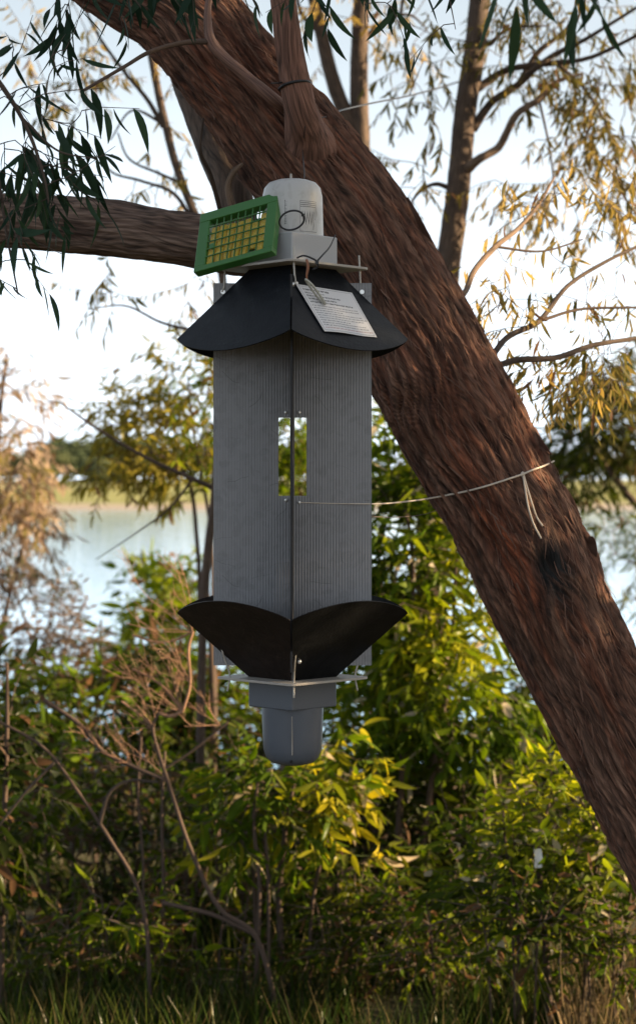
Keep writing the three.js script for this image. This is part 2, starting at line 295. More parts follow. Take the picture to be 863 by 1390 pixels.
// ---------------------------------------------------------------- leaning gum tree
const TD = 4.15;
const trunkPx = [[20, -190, 66], [100, -85, 68], [247, 20, 68], [325, 110, 71], [404, 210, 76], [482, 321, 81], [574, 487, 87], [632, 594, 86], [697, 712, 83], [756, 842, 79], [840, 1004, 76], [925, 1160, 78], [1010, 1310, 84], [1090, 1450, 92], [1180, 1600, 108], [1230, 1720, 130]];
const burlPx = [566, 545], holePx = [735, 762];
const tree = thing('leaning_gum_tree', 'thick leaning gum tree with stringy red-brown bark and a horizontal limb', 'tree', at(1215, 1680, TD));
let trunkMesh;
{
  const [cp, cr] = resample(trunkPx.map(([x, y]) => at(x, y, TD)), trunkPx.map(q => q[2] * TD / F), 1150);
  const acc = [0]; for (let i = 1; i < cp.length; i++) acc.push(acc[i - 1] + cp[i].distanceTo(cp[i - 1]));
  const near = ([x, y]) => { const p = at(x, y, TD); let b = 0, bd = 1e9; cp.forEach((q, i) => { const d = q.distanceTo(p); if (d < bd) { bd = d; b = i; } }); return b; };
  // the side of the trunk that faces the camera, as an angle on the tube's frame, is found from a test frame
  let nrm = null, frames = [];
  for (let i = 0; i < cp.length; i++) { const t = cp[Math.min(cp.length - 1, i + 1)].clone().sub(cp[Math.max(0, i - 1)]).normalize(); if (!nrm) nrm = V(0, 1, 0); nrm.sub(t.clone().multiplyScalar(nrm.dot(t))).normalize(); frames.push([nrm.clone(), t.clone().cross(nrm)]); }
  const spot = (px) => { const i = near(px), [n, b] = frames[i], p = at(px[0], px[1], TD - cr[i]).sub(cp[i]); return { s: acc[i], a: Math.atan2(p.dot(b), p.dot(n)), R: cr[i] }; };
  const burl = spot(burlPx), hole = spot(holePx), red = [spot([708, 785]), spot([660, 735]), spot([690, 745])], redUp = [spot([300, 110]), spot([425, 200])], scar = [spot([668, 700]), spot([640, 620])];
  const off = (S, s, a) => { let d = a - S.a; d -= Math.round(d / 6.28318) * 6.28318; return [d * S.R, s - S.s]; };
  const tmp = {};
  const field = (s, a, R) => {
    let ca = a, cs = s;
    { const [u, v] = off(burl, s, a), q = Math.exp(-(u * u + v * v) / 0.012); const an = q * 0.55; ca = a + (u * Math.cos(an) - v * Math.sin(an) - u) / R; cs = s + (u * Math.sin(an) + v * Math.cos(an) - v); }
    { const [u, v] = off(hole, s, a), q = Math.exp(-(u * u * 1.6 + v * v * 0.5) / 0.005); ca += q * 0.35 * Math.sign(u || 1); }
    const wa = ca + 0.10 * noise(cs * 3.1, Math.cos(ca) * 1.5, Math.sin(ca) * 1.5) + 0.03 * noise(cs * 11, Math.cos(ca) * 4, Math.sin(ca) * 4);
    const x = Math.cos(wa), y = Math.sin(wa);
    const lump = noise(x * 1.3, y * 1.3, cs * 1.6);
    const r1 = ridged(x * 4.4 + 9, y * 4.4, cs * 2.1), r2 = ridged(x * 10.5 + 2, y * 10.5, cs * 5.2), r3 = noise(x * 15, y * 15, cs * 7.5), r4 = noise(x * 30, y * 30, cs * 13), r5 = noise(x * 46, y * 46, cs * 24), cross = noise(x * 6, y * 6, cs * 16), plate = smooth(-0.07, 0.05, noise(x * 6.5 + 3, y * 6.5, cs * 4.2) + 0.28 * r3 + 0.12 * r4), plate2 = smooth(-0.05, 0.04, noise(x * 13 + 8, y * 13, cs * 9) + 0.3 * r4), mask2 = smooth(-0.25, 0.35, noise(x * 3.1 + 14, y * 3.1, cs * 5.4));
    const mask = smooth(-0.3, 0.4, noise(x * 1.8 + 4, y * 1.8, cs * 2.4));
    return { lump, r1, r2, r3, r4, r5, cross, plate, plate2, mask, mask2, x, y, cs };
  };
  const disp = (s, a, r) => {
    const f = field(s, a, r); tmp.f = f;
    let d = -0.010 + 0.015 * f.lump + 0.0042 * f.r1 * (0.3 + 0.7 * f.mask) + 0.0034 * f.r2 * (0.25 + 0.75 * f.mask2) + 0.0040 * f.r3 * (0.4 + 0.6 * f.mask) + 0.0034 * f.r4 + 0.0016 * f.cross + 0.0026 * f.r5 + 0.0046 * f.plate + 0.0026 * f.plate2;
    { const [u, v] = off(burl, s, a), q = u * u + v * v; d += 0.018 * Math.exp(-q / 0.008) - 0.010 * Math.exp(-q / 0.0009); }
    { const [u, v] = off(hole, s, a); d -= 0.03 * Math.exp(-(u * u / 0.0004 + v * v / 0.0012)); d += 0.012 * Math.exp(-(u * u + v * v) / 0.012); }
    for (const S of red) { const [u, v] = off(S, s, a); d -= 0.012 * Math.exp(-(u * u / 0.0004 + v * v / 0.002)); }
    return d;
  };
  const colour = (s, a) => {
    const f = tmp.f, crack = Math.min(1, smooth(0.25, -0.55, f.r1 * 0.5 + f.r2 * 0.5) + 0.5 * (1 - f.plate) * (0.5 + f.r4) + 0.35 * (1 - f.plate2)), grey = smooth(-0.1, 0.7, f.r1 * 0.55 + f.r3 * 0.5 + 0.35 * noise(f.x * 2.2, f.y * 2.2, f.cs * 1.1 + 30));
    let c = [0.165, 0.064, 0.036]; const g = [0.205, 0.118, 0.082], k = [0.036, 0.016, 0.011], rd = [0.30, 0.085, 0.036];
    let rm = smooth(0.15, 0.6, noise(f.x * 3.3 + 11, f.y * 3.3, f.cs * 2.2)) * 0.55;
    for (const S of red) { const [u, v] = off(S, s, a); rm += 1.1 * Math.exp(-(u * u / 0.0005 + v * v / 0.0026)); }
    for (const S of scar) { const [u, v] = off(S, s, a); rm += 0.6 * Math.exp(-(u * u / 0.0012 + v * v / 0.006)); }
    for (const S of redUp) { const [u, v] = off(S, s, a); rm += 0.6 * Math.exp(-(u * u / 0.003 + v * v / 0.008)); }
    rm = Math.min(1, rm);
    for (let i = 0; i < 3; i++) { c[i] = lerp(c[i], g[i], grey * 0.8); c[i] = lerp(c[i], rd[i], rm * (0.35 + 0.65 * (1 - grey))); c[i] = lerp(c[i], k[i], crack * 0.75); c[i] *= Math.max(0.25, 0.97 + 0.36 * f.r4 + 0.48 * f.r5 + 0.25 * f.r3); }
    const [u, v] = off(hole, s, a), resin = Math.min(1, 2.1 * Math.exp(-(Math.pow(u + 0.012, 2) / 0.0012 + Math.pow(v - 0.02, 2) / 0.006)) * (0.5 + 0.9 * noise(f.x * 14, f.y * 14, f.cs * 9)));
    for (let i = 0; i < 3; i++) c[i] = lerp(c[i], 0.014, Math.max(0, resin));
    return c;
  };
  const g = tube(cp, cr, { straight: true, sides: 250, disp, colour });
  trunkMesh = part('trunk', g, M.bark, tree); tree.updateMatrixWorld(true);
  // loose fibres of bark lying along the trunk
  const r = rngOf(5), ribs = [], ribsD = [];
  for (let n = 0; n < 2600; n++) {
    let i = 120 + Math.floor(r() * 720), a = r() * 6.283; const L = 0.025 + 0.07 * r() * r(), w = 0.0006 + 0.0030 * r() * r() * r(), steps = 7, pos = [], idx = [], lift = 0.001 + 0.005 * r() * r(), drift = (r() - 0.5) * 0.45, lean = (r() - 0.5) * 0.9;
    for (let k = 0; k <= steps; k++) {
      const t = k / steps, want = acc[i] + L * t; let q = i; while (q < acc.length - 2 && acc[q] < want) q++;
      const aa = a + drift * t * L / cr[q] * 2, [nn, bb] = frames[q], e = 0.004, h = disp(acc[q], aa, cr[q]) + 0.0012 + lift * Math.pow(Math.abs(2 * t - 0.8), 2.4);
      for (const sd of [-1, 1]) { const ang = aa + sd * w * Math.sin(Math.PI * (0.12 + 0.8 * t)) / cr[q]; const R = cr[q] + h + sd * lean * w; pos.push(cp[q].x + (nn.x * Math.cos(ang) + bb.x * Math.sin(ang)) * R, cp[q].y + (nn.y * Math.cos(ang) + bb.y * Math.sin(ang)) * R, cp[q].z + (nn.z * Math.cos(ang) + bb.z * Math.sin(ang)) * R); }
      if (k < steps) { const b = k * 2; idx.push(b, b + 1, b + 2, b + 1, b + 3, b + 2); }
    }
    (r() < 0.5 ? ribs : ribsD).push(geoOf(pos, idx));
  }
  const flakes = [];                    // wider flakes that lift at one end
  for (let n = 0; n < 150; n++) {
    const i = 120 + Math.floor(r() * 720), a = r() * 6.283, L = 0.03 + 0.07 * r(), w = 0.002 + 0.005 * r() * r(), lift = 0.003 + 0.013 * r() * r() * r(), steps = 8, pos = [], idx = [], ph = r() * 9;
    for (let k = 0; k <= steps; k++) {
      const t = k / steps, want = acc[i] + L * t; let q = i; while (q < acc.length - 2 && acc[q] < want) q++;
      const [nn, bb] = frames[q], aa = a + 0.012 * Math.sin(t * 3 + ph), h = disp(acc[q], aa, cr[q]) + 0.0015 + lift * t * t;
      for (const sd of [-1, 0, 1]) { const ang = aa + sd * w * (0.55 + 0.45 * Math.sin(t * 5 + ph + sd)) * (1 - 0.6 * t) / cr[q], R = cr[q] + h + (sd ? 0 : 0.0012); pos.push(cp[q].x + (nn.x * Math.cos(ang) + bb.x * Math.sin(ang)) * R, cp[q].y + (nn.y * Math.cos(ang) + bb.y * Math.sin(ang)) * R, cp[q].z + (nn.z * Math.cos(ang) + bb.z * Math.sin(ang)) * R); }
      if (k < steps) { const b = k * 3; idx.push(b, b + 1, b + 3, b + 1, b + 4, b + 3, b + 1, b + 2, b + 4, b + 2, b + 5, b + 4); }
    }
    flakes.push(geoOf(pos, idx));
  }
  part('bark_flake', merge(flakes), std({ color: C(0.15, 0.072, 0.046), roughness: 0.95, side: THREE.DoubleSide }), tree, 'stuff');
  const two = m => { m.side = THREE.DoubleSide; return m; };
  part('bark_fibre', merge(ribs), two(M.fibre), tree, 'stuff'); part('bark_fibre', merge(ribsD), two(M.fibreDark), tree, 'stuff');
}
const ray = new THREE.Raycaster();
function onTrunk(x, y, lift = 0.004) { const p = at(x, y, 1); ray.set(camera.position, p.clone().sub(camera.position).normalize()); const h = ray.intersectObject(trunkMesh, false)[0]; return h ? h.point.clone().addScaledVector(ray.ray.direction, -lift) : at(x, y, TD); }
{
  // limb that runs to the left, with flaky grey-brown bark
  const lp = path([[-330, 268, 74], [-160, 285, 72], [0, 298, 70], [135, 309, 73], [262, 326, 68], [350, 338, 76], [440, 345, 96]], 4.2);
  const f = (s, a) => { const x = Math.cos(a), y = Math.sin(a); return { p: ridged(x * 3 + 5, y * 3, s * 5), q: noise(x * 9, y * 9, s * 9), t: noise(x * 24, y * 24, s * 22), l: noise(x * 1.4, y * 1.4, s * 3 + 8) }; };
  const P = resample(lp.map(q => q.p), lp.map(q => q.r), 420);
  let ff; part('limb', tube(P[0], P[1], { straight: true, sides: 120, disp: (s, a) => { ff = f(s, a); return 0.005 * ff.l + 0.0032 * ff.p + 0.0036 * ff.q + 0.0028 * ff.t; }, colour: (s, a) => { const g = smooth(-0.3, 0.6, ff.p * 0.5 + ff.q * 0.7), k = 0.85 + 0.3 * ff.t; return [lerp(0.10, 0.22, g) * k, lerp(0.058, 0.15, g) * k, lerp(0.043, 0.118, g) * k]; } }), M.limb, tree);
  // a second stem behind, and small shoots
  const bp = path([[236, 60, 40, 4.6], [262, 130, 44, 4.5], [292, 200, 50, 4.4], [318, 270, 50, 4.3], [330, 350, 56, 4.25]]);
  part('branch', tubeOf(bp, { n: 60, sides: 24, rough: 0.07, seed: 2 }), M.gumBark, tree);
  part('shoot', tubeOf(path([[322, 300, 12, 4.15], [310, 255, 10, 4.12], [318, 232, 8, 4.1], [330, 222, 4, 4.1]]), { n: 16, sides: 8, rough: 0.1 }), M.sunlitBark, tree);
  part('shoot', tubeOf(path([[300, 290, 7, 4.2], [285, 235, 6, 4.15], [272, 205, 5, 4.1], [276, 160, 3, 4.1]]), { n: 16, sides: 8, rough: 0.1 }), M.gumBark, tree);
  // smooth brown shoot that comes down onto the trunk
  const sp = path([[372, -160, 30, 3.85], [382, -20, 34, 3.9], [395, 80, 38, 3.93], [407, 145, 44, 3.965], [415, 180, 58, 4.03], [424, 212, 84, 4.105], [438, 255, 104, 4.22]]);
  part('smooth_shoot', tubeOf(sp, { n: 150, sides: 60, disp: (s, a, r, t) => { const m = smooth(0.62, 0.9, t); return r * 0.03 * noise(Math.cos(a) * 1.5, Math.sin(a) * 1.5, s * 9) + m * (0.006 * ridged(Math.cos(a) * 5, Math.sin(a) * 5, s * 6) + 0.004 * noise(Math.cos(a) * 14, Math.sin(a) * 14, s * 14)) + 0.0008 * noise(Math.cos(a) * 5, Math.sin(a) * 5, s * 60); }, colour: (s, a, d, t) => { const m = smooth(0.66, 0.86, t + 0.09 * noise(Math.cos(a) * 4, Math.sin(a) * 4, s * 12)), k = 0.9 + 0.3 * noise(Math.cos(a) * 4, Math.sin(a) * 4, s * 5); return [lerp(0.25, 0.17, m) * k, lerp(0.13, 0.085, m) * k, lerp(0.096, 0.058, m) * k]; } }), M.limb, tree);
  part('smooth_shoot', tubeOf(path([[288, -30, 8, 3.96], [282, 20, 10, 3.97], [288, 58, 14, 3.98], [330, 100, 15, 3.99], [372, 135, 17, 4.0], [392, 152, 14, 4.03]]), { n: 40, sides: 12, rough: 0.06 }), M.sucker, tree);
  part('smooth_shoot', tubeOf(path([[288, 56, 9, 3.98], [250, 58, 7, 3.97], [205, 70, 6, 3.95], [170, 90, 5, 3.9], [110, 125, 4, 3.8]]), { n: 30, sides: 8, rough: 0.06 }), M.twig, tree);
  // branches that leave the trunk's far side to the right
  for (const [l, m] of [
    [[[640, 500, 16, 4.25], [664, 486, 9, 4.3], [689, 457, 8, 4.4], [731, 436, 8, 4.5], [769, 389, 6, 4.6], [820, 356, 5, 4.7], [880, 328, 4, 4.8], [960, 300, 2, 5]], M.gumBark],
    [[[731, 436, 5, 4.5], [786, 420, 4, 4.55], [870, 417, 3, 4.6], [930, 410, 2, 4.7]], M.twig],
    [[[640, 512, 14, 4.25], [672, 498, 9, 4.3], [700, 489, 9, 4.35], [752, 486, 8, 4.4], [803, 469, 7, 4.5], [870, 458, 6, 4.6], [960, 440, 4, 4.7]], M.gumBark],
    [[[600, 410, 10, 4.3], [628, 400, 8, 4.4], [643, 368, 8, 4.5], [672, 335, 8, 4.6], [702, 311, 6, 4.7], [730, 278, 5, 4.8], [752, 240, 3, 4.9]], M.sunlitBark],
    [[[672, 335, 4, 4.6], [735, 341, 3, 4.65], [790, 325, 2, 4.7]], M.twig]])
    part('branch', tubeOf(path(l), { n: 40, sides: 9, rough: 0.1, seed: l[0][0] }), m, tree);
  // strips of bark that hang off the edges
  const strip = (l, w) => { const P = l.map(([x, y, d]) => at(x, y, d)); part('bark_strip', sheet((u, v) => { const c = new THREE.CatmullRomCurve3(P), p = c.getPoint(v); return p.add(V((u - 0.5) * w * Math.sin(Math.PI * (0.1 + 0.75 * v)), 0, (u - 0.5) * w * 0.6 + 0.004 * Math.sin(v * 9))); }, 3, 14, 0.002), M.fibreDark, tree); };
  strip([[526, 240, 4.08], [540, 262, 4.06], [549, 272, 4.05]], 0.008); strip([[552, 268, 4.1], [566, 295, 4.08], [578, 318, 4.1], [590, 345, 4.12]], 0.012);
  strip([[705, 560, 4.13], [725, 590, 4.1], [746, 617, 4.1]], 0.014); strip([[712, 580, 4.12], [728, 603, 4.1], [744, 616, 4.08]], 0.008);
  strip([[806, 760, 4.12], [804, 740, 4.1], [801, 728, 4.1]], 0.016); strip([[800, 770, 4.14], [796, 745, 4.12], [794, 736, 4.12]], 0.01);
  strip([[320, 240, 4.14], [345, 262, 4.1], [365, 274, 4.08]], 0.008); strip([[640, 430, 4.1], [652, 455, 4.08], [664, 482, 4.1]], 0.01);
}

function gumCrown() {      // the leaning tree's own crown, above the picture
  const st = [[V(-0.9, 3.0, -4.2), V(-1.6, 4.4, -4.6), V(-2.2, 5.8, -5.4)], [V(-0.9, 3.0, -4.2), V(-0.7, 4.6, -4.4), V(0.3, 5.6, -5.2)], [V(-1.2, 3.6, -4.3), V(-1.2, 4.8, -3.8), V(-0.6, 5.4, -2.8)]].map(l => l.map((p, i) => ({ p, r: 0.07 - 0.022 * i })));
  st.forEach(s => part('branch', tubeOf(s, { n: 24, sides: 10, rough: 0.08 }), M.gumBark, tree));
  grow(tree, { stems: st, leaf: 'near', len: 0.13, per: 9, spread: 0.2, droop: 1.2, up: -0.2, colors: NEAR, seed: 35, singles: 0, twigR: 0.0025, blobs: [{ c: V(-0.2, 5.2, -5.4), r: V(2.2, 0.9, 1.8), n: 620 }, { c: V(-1.8, 5.4, -4.6), r: V(1.6, 1.0, 1.6), n: 380 }, { c: V(0.6, 5.0, -7.4), r: V(2.2, 0.8, 1.4), n: 420 }] });
}
// ---------------------------------------------------------------- hanging panel trap
const D = 3.6, U = D / F, TX = 397;                            // one photo pixel at the trap, and its axis
const YP = y => at(TX, y, D).y;
const trapAt = at(TX, 903, D);
const trap = thing('insect_trap', 'black and grey crossed-panel insect trap with white jar hanging before the leaning trunk', 'insect trap', trapAt);
const ly = y => YP(y) - trapAt.y;                               // photo row -> height above the trap's base
const T = {};
{
  const scratch = (() => {
    const W = 1024, H = 1024, cv = document.createElement('canvas'); cv.width = W; cv.height = H; const g = cv.getContext('2d'), r = rngOf(91);
    g.fillStyle = '#d2d2d2'; g.fillRect(0, 0, W, H);
    for (let i = 0; i < 900; i++) { const x = r() * W, y = r() * H, k = r(); g.fillStyle = k < 0.6 ? `rgba(120,118,118,${0.03 + 0.07 * r()})` : `rgba(255,255,255,${0.02 + 0.03 * r()})`; g.beginPath(); g.ellipse(x, y, 4 + r() * 30, 3 + r() * 34, r() * 3, 0, 7); g.fill(); }
    for (let i = 0; i < 34; i++) { const x = r() * W, y = r() * H, l = 60 + r() * 300; for (let k = 0; k < l; k += 3) { g.fillStyle = `rgba(${r() < 0.5 ? '90,84,78' : '205,200,195'},${0.10 * (1 - k / l)})`; g.fillRect(x + 3 * Math.sin(k * 0.02), y + k, 3 + r() * 5, 3); } }
    for (let i = 0; i < 260; i++) { g.fillStyle = `rgba(255,255,255,${0.25 + 0.5 * r()})`; const x = r() * W, y = r() * H, s = 0.8 + r() * 1.7; g.fillRect(x, y, s, s * (1 + 2 * r())); }
    for (let i = 0; i < 46; i++) { g.strokeStyle = r() < 0.7 ? `rgba(70,70,72,${0.15 + 0.35 * r()})` : `rgba(240,240,240,${0.12 + 0.2 * r()})`; g.lineWidth = 0.8 + r() * 1.8; let x = r() * W, y = r() * H, a = r() * 6.3; g.beginPath(); g.moveTo(x, y); for (let k = 0; k < 6; k++) { a += (r() - 0.5) * 0.9; x += Math.cos(a) * 18; y += Math.sin(a) * 18; g.lineTo(x, y); } g.stroke(); }
    const t = new THREE.CanvasTexture(cv); t.colorSpace = THREE.SRGBColorSpace; t.wrapS = t.wrapT = THREE.RepeatWrapping; return t;
  })();
  const flute = std({ color: C(0.325, 0.322, 0.338), roughness: 0.5, map: scratch, vertexColors: true });
  const shadedPanel = std({ color: C(0.018, 0.018, 0.02), roughness: 0.8, vertexColors: true });  // near-black colour paints in the shadowed gap at the front edge
  const sheetMat = phy({ color: C(0.009, 0.0105, 0.014), roughness: 0.42, specularIntensity: 0.25, bumpMap: dataTex(256, 256, (u, v) => { const k = 0.5 + 0.3 * tile(u, v, 5, 5, 1) + 0.1 * tile(u, v, 60, 60, 2); return [k, k, k]; }), bumpScale: 0.0015 });
  const dustTex = (() => { const W = 512, cv = document.createElement('canvas'); cv.width = cv.height = W; const g = cv.getContext('2d'), r = rngOf(55); g.fillStyle = '#3c3c3c'; g.fillRect(0, 0, W, W); for (let i = 0; i < 420; i++) { g.fillStyle = `rgba(${r() < 0.6 ? '170,160,150' : '30,30,30'},${0.015 + 0.04 * r()})`; g.beginPath(); g.ellipse(r() * W, r() * W, 5 + 40 * r(), 4 + 26 * r(), r() * 3, 0, 7); g.fill(); } for (let i = 0; i < 120; i++) { g.fillStyle = `rgba(255,250,240,${0.2 + 0.6 * r()})`; const q = 0.6 + 1.6 * r(); g.fillRect(r() * W, r() * W, q, q); } for (let i = 0; i < 26; i++) { g.strokeStyle = `rgba(235,230,220,${0.1 + 0.25 * r()})`; g.lineWidth = 0.6 + r(); let x = r() * W, y = r() * W, a = r() * 6; g.beginPath(); g.moveTo(x, y); for (let k = 0; k < 5; k++) { a += r() - 0.5; x += Math.cos(a) * 14; y += Math.sin(a) * 14; g.lineTo(x, y); } g.stroke(); } const t = new THREE.CanvasTexture(cv); t.colorSpace = THREE.SRGBColorSpace; t.wrapS = t.wrapT = THREE.RepeatWrapping; return t; })();
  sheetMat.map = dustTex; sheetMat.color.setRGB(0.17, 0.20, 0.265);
  const funnelReflectMat = sheetMat.clone(); funnelReflectMat.color.setRGB(0.34, 0.235, 0.20); const glossMat = sheetMat.clone(); glossMat.color.setRGB(0.10, 0.108, 0.125); glossMat.roughness = 0.34;  // brown ground reflection painted into the left sheets; right ones a darker copy
  const hdpe = phy({ color: C(0.38, 0.345, 0.31), roughness: 0.55, transmission: 0.15, thickness: 0 });
  // a block of fluted board: cross-section rippled on both faces, extruded upward
  const pitch = 0.0054, TH = 0.0042;
  function fluted(x0, x1, y0, y1) {
    const n = Math.max(2, Math.round((x1 - x0) / pitch * 8)), pos = [], idx = [], uv = [], col = [];
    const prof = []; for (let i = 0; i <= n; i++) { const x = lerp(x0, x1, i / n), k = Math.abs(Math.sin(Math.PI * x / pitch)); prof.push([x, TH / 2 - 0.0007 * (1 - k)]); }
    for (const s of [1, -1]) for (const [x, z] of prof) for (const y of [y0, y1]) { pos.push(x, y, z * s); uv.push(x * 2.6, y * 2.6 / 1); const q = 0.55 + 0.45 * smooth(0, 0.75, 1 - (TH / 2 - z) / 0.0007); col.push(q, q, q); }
    const half = prof.length * 2;
    for (let i = 0; i < n; i++) { const a = i * 2; idx.push(a, a + 2, a + 1, a + 1, a + 2, a + 3); const b = half + a; idx.push(b, b + 1, b + 2, b + 1, b + 3, b + 2); idx.push(a + 1, a + 3, b + 1, a + 3, b + 3, b + 1, a, b, a + 2, a + 2, b, b + 2); }
    idx.push(0, 1, half, 1, half + 1, half); const e = n * 2; idx.push(e, half + e, e + 1, e + 1, half + e, half + e + 1);
    const g = geoOf(pos, idx, uv, col).toNonIndexed(); g.computeVertexNormals(); return g;
  }
  const yT = ly(385), yB = ly(903), w0 = ly(673), w1 = ly(567), g0 = 0.0016;
  const side = s => { const a = s * g0, b = s * 107 * U, c = s * 19 * U, S = (p, q, y0, y1) => fluted(Math.min(p, q), Math.max(p, q), y0, y1); return merge([S(c, b, yB, yT), S(a + s * 0.0008, c, yB, w0), S(a + s * 0.0008, c, w1, yT)]); };
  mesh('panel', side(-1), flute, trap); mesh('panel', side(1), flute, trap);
  for (const s of [1, -1]) { const g = merge([fluted(TH / 2 + 0.001, 19 * U, yB, w0), fluted(TH / 2 + 0.001, 19 * U, w1, yT), fluted(19 * U, 107 * U, yB, yT)]); g.rotateY(-s * Math.PI / 2); mesh('panel', g, shadedPanel, trap); }
  // black folded roof and funnel: four sheets each, between the panels
  const ridgeR0 = 57 * U, ridgeR1 = 155 * U;
  const faceFn = (ax, az, y0, y1, sagDir) => (u, v) => {
    const A = V(ax, 0, 0), B = V(0, 0, az), e = A.clone().lerp(B, u), top = e.clone().multiplyScalar(ridgeR0).setY(y0), bot = e.clone().multiplyScalar(ridgeR1).setY(y1);
    const dirn = bot.clone().sub(top).normalize(), sg = 27 * U * Math.pow(Math.sin(Math.PI * u), 0.8);
    const p = top.clone().addScaledVector(dirn, v * (bot.distanceTo(top) + sg));
    const out = V(ax, 0, az).normalize(); p.addScaledVector(out, 0.0015 * Math.sin(Math.PI * u) * smooth(0.55, 1, v));
    return p.add(V(ax * 0.0012, 0, az * 0.0012));
  };
  for (const [ax, az] of [[-1, 1], [1, 1], [-1, -1], [1, -1]]) {
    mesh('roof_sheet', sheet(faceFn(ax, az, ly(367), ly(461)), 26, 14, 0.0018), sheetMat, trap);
    mesh('funnel_sheet', sheet(faceFn(ax, az, ly(919), ly(832)), 26, 14, 0.0018), ax < 0 ? funnelReflectMat : glossMat, trap);
  }
  T.face = faceFn(1, 1, ly(367), ly(461));
  // round plates, square collars, jar and cup
  const lathe = (pr, n = 64) => new THREE.LatheGeometry(pr.map(([r, y]) => new THREE.Vector2(r, y)), n);
  const plate = y => { const R = 104 * U, c = 0.012, h = 0.0045, sh = new THREE.Shape(); for (let k = 0; k < 4; k++) { const a = k * Math.PI / 2, e = (r, t) => [Math.cos(a) * r - Math.sin(a) * t, Math.sin(a) * r + Math.cos(a) * t], p = e(R - c, -c), q = e(R - c, c), m = e(R + c * 0.3, 0); k ? sh.lineTo(...p) : sh.moveTo(...p); sh.quadraticCurveTo(...m, ...q); } sh.closePath(); const g = new THREE.ExtrudeGeometry(sh, { depth: h - 0.0016, bevelEnabled: true, bevelThickness: 0.0008, bevelSize: 0.0008, bevelSegments: 2, curveSegments: 8 }); g.rotateX(Math.PI / 2); g.translate(0, y + h / 2 - 0.0008, 0); return g; };
  mesh('plate', plate(ly(365.5)), hdpe, trap); mesh('plate', plate(ly(920)), hdpe, trap);
  const collar = (y0, y1, r, mat) => { const g = new RoundedBoxGeometry(r * Math.SQRT2, Math.abs(y1 - y0), r * Math.SQRT2, 3, 0.003); g.rotateY(Math.PI / 4); g.translate(0, (y0 + y1) / 2, 0); mesh('collar', g, mat, trap); };
  collar(ly(363.5), ly(323), 61 * U, phy({ color: C(0.43, 0.43, 0.44), roughness: 0.5, transmission: 0.2, thickness: 0 }));
  const cupMat = phy({ color: C(0.088, 0.099, 0.122), roughness: 0.32, specularIntensity: 0.8 });
  collar(ly(959), ly(922), 60 * U, cupMat);
  const cup = [[0.001, 1038], [16, 1037.5], [29, 1034], [36, 1027], [39.5, 1016], [40.5, 1000], [42, 962], [42, 950]].map(([r, y]) => [r * U, ly(y)]);
  mesh('cup', lathe(cup), cupMat, trap);
  mesh('cup_seam', tube([V(0, ly(966), 61 * U), V(0, ly(1000), 41.5 * U), V(0, ly(1020), 39.5 * U)], [0.0008, 0.0014, 0.0012], { n: 10, sides: 6 }), hdpe, trap);
  const drain = new THREE.SphereGeometry(0.0026, 10, 8); drain.translate(-0.002, ly(1029), 36 * U); mesh('drain_hole', drain, std({ color: C(0.01, 0.01, 0.01), roughness: 0.9 }), trap);
  // the jar's wall carries faint print: lines, a scribble and upright text that cannot be read
  const cv = document.createElement('canvas'); cv.width = 2048; cv.height = 512; const g = cv.getContext('2d'), r = rngOf(17);
  g.fillStyle = '#fff'; g.fillRect(0, 0, 2048, 512);
  for (let i = 0; i < 260; i++) { g.fillStyle = `rgba(150,140,125,${0.03 + 0.06 * r()})`; g.beginPath(); g.ellipse(r() * 2048, r() * 512, 6 + 40 * r(), 4 + 30 * r(), r() * 3, 0, 7); g.fill(); }
  const jx = a => (a / 360 * 2048 + 2048) % 2048;              // angle from the front, to the right
  g.strokeStyle = 'rgba(60,62,66,.75)'; g.lineWidth = 3;
  g.save(); g.translate(jx(16), 175);
  for (let l = 0; l < 3; l++) for (let x = 0; x < 190;) { const w = 3 + r() * 9; g.fillStyle = 'rgba(50,52,58,.8)'; g.fillRect(x, l * 13, w, 6); x += w + 3; }
  g.strokeRect(-6, -10, 206, 215); g.lineWidth = 6; g.strokeStyle = 'rgba(50,52,56,.85)'; g.beginPath(); g.moveTo(20, 60); for (let k = 0; k < 9; k++) g.lineTo(30 + k * 16, k % 2 ? 70 : 130 + 30 * r()); g.lineTo(150, 190); g.moveTo(160, 60); g.lineTo(176, 120); g.stroke(); g.restore();
  g.save(); g.translate(jx(-14), 160); for (let y = 0; y < 170;) { const h = 3 + r() * 8; g.fillStyle = 'rgba(40,42,46,.8)'; g.fillRect(0, y, 7, h); if (r() < 0.8) g.fillRect(15, y, 6, h * 0.8); y += h + 3; } g.restore();
  const print = new THREE.CanvasTexture(cv); print.colorSpace = THREE.SRGBColorSpace; print.wrapS = THREE.RepeatWrapping;
  const jar = [[42, 364], [42, 322], [41, 285], [40.5, 268], [38, 257], [32, 250], [22, 246.5], [8, 245.5], [0.01, 245.5]].map(([q, y]) => [q * U, ly(y)]);
  const jg = lathe(jar, 96), ju = jg.attributes.uv, jp = jg.attributes.position;
  for (let i = 0; i < ju.count; i++) { const col = Math.floor(i / jar.length); ju.setXY(i, col / 96, smooth(ly(345), ly(250), jp.getY(i)) * 0 + (jp.getY(i) - ly(345)) / (ly(248) - ly(345))); }
  mesh('jar', jg, phy({ color: C(0.60, 0.59, 0.575), roughness: 0.38, transmission: 0.3, thickness: 0, map: print, clearcoat: 0.2, clearcoatRoughness: 0.3 }), trap);
  mesh('jar_nub', new THREE.CylinderGeometry(0.0022, 0.0028, 0.014, 10).translate(-2 * U, ly(242), 0), hdpe, trap);
  // wire hooks that tie the plates to the panels, and bolts
  const wireM = std({ color: C(0.4, 0.37, 0.33), roughness: 0.4, metalness: 0.3 }), boltM = std({ color: C(0.75, 0.74, 0.72), roughness: 0.3, metalness: 0.6 });
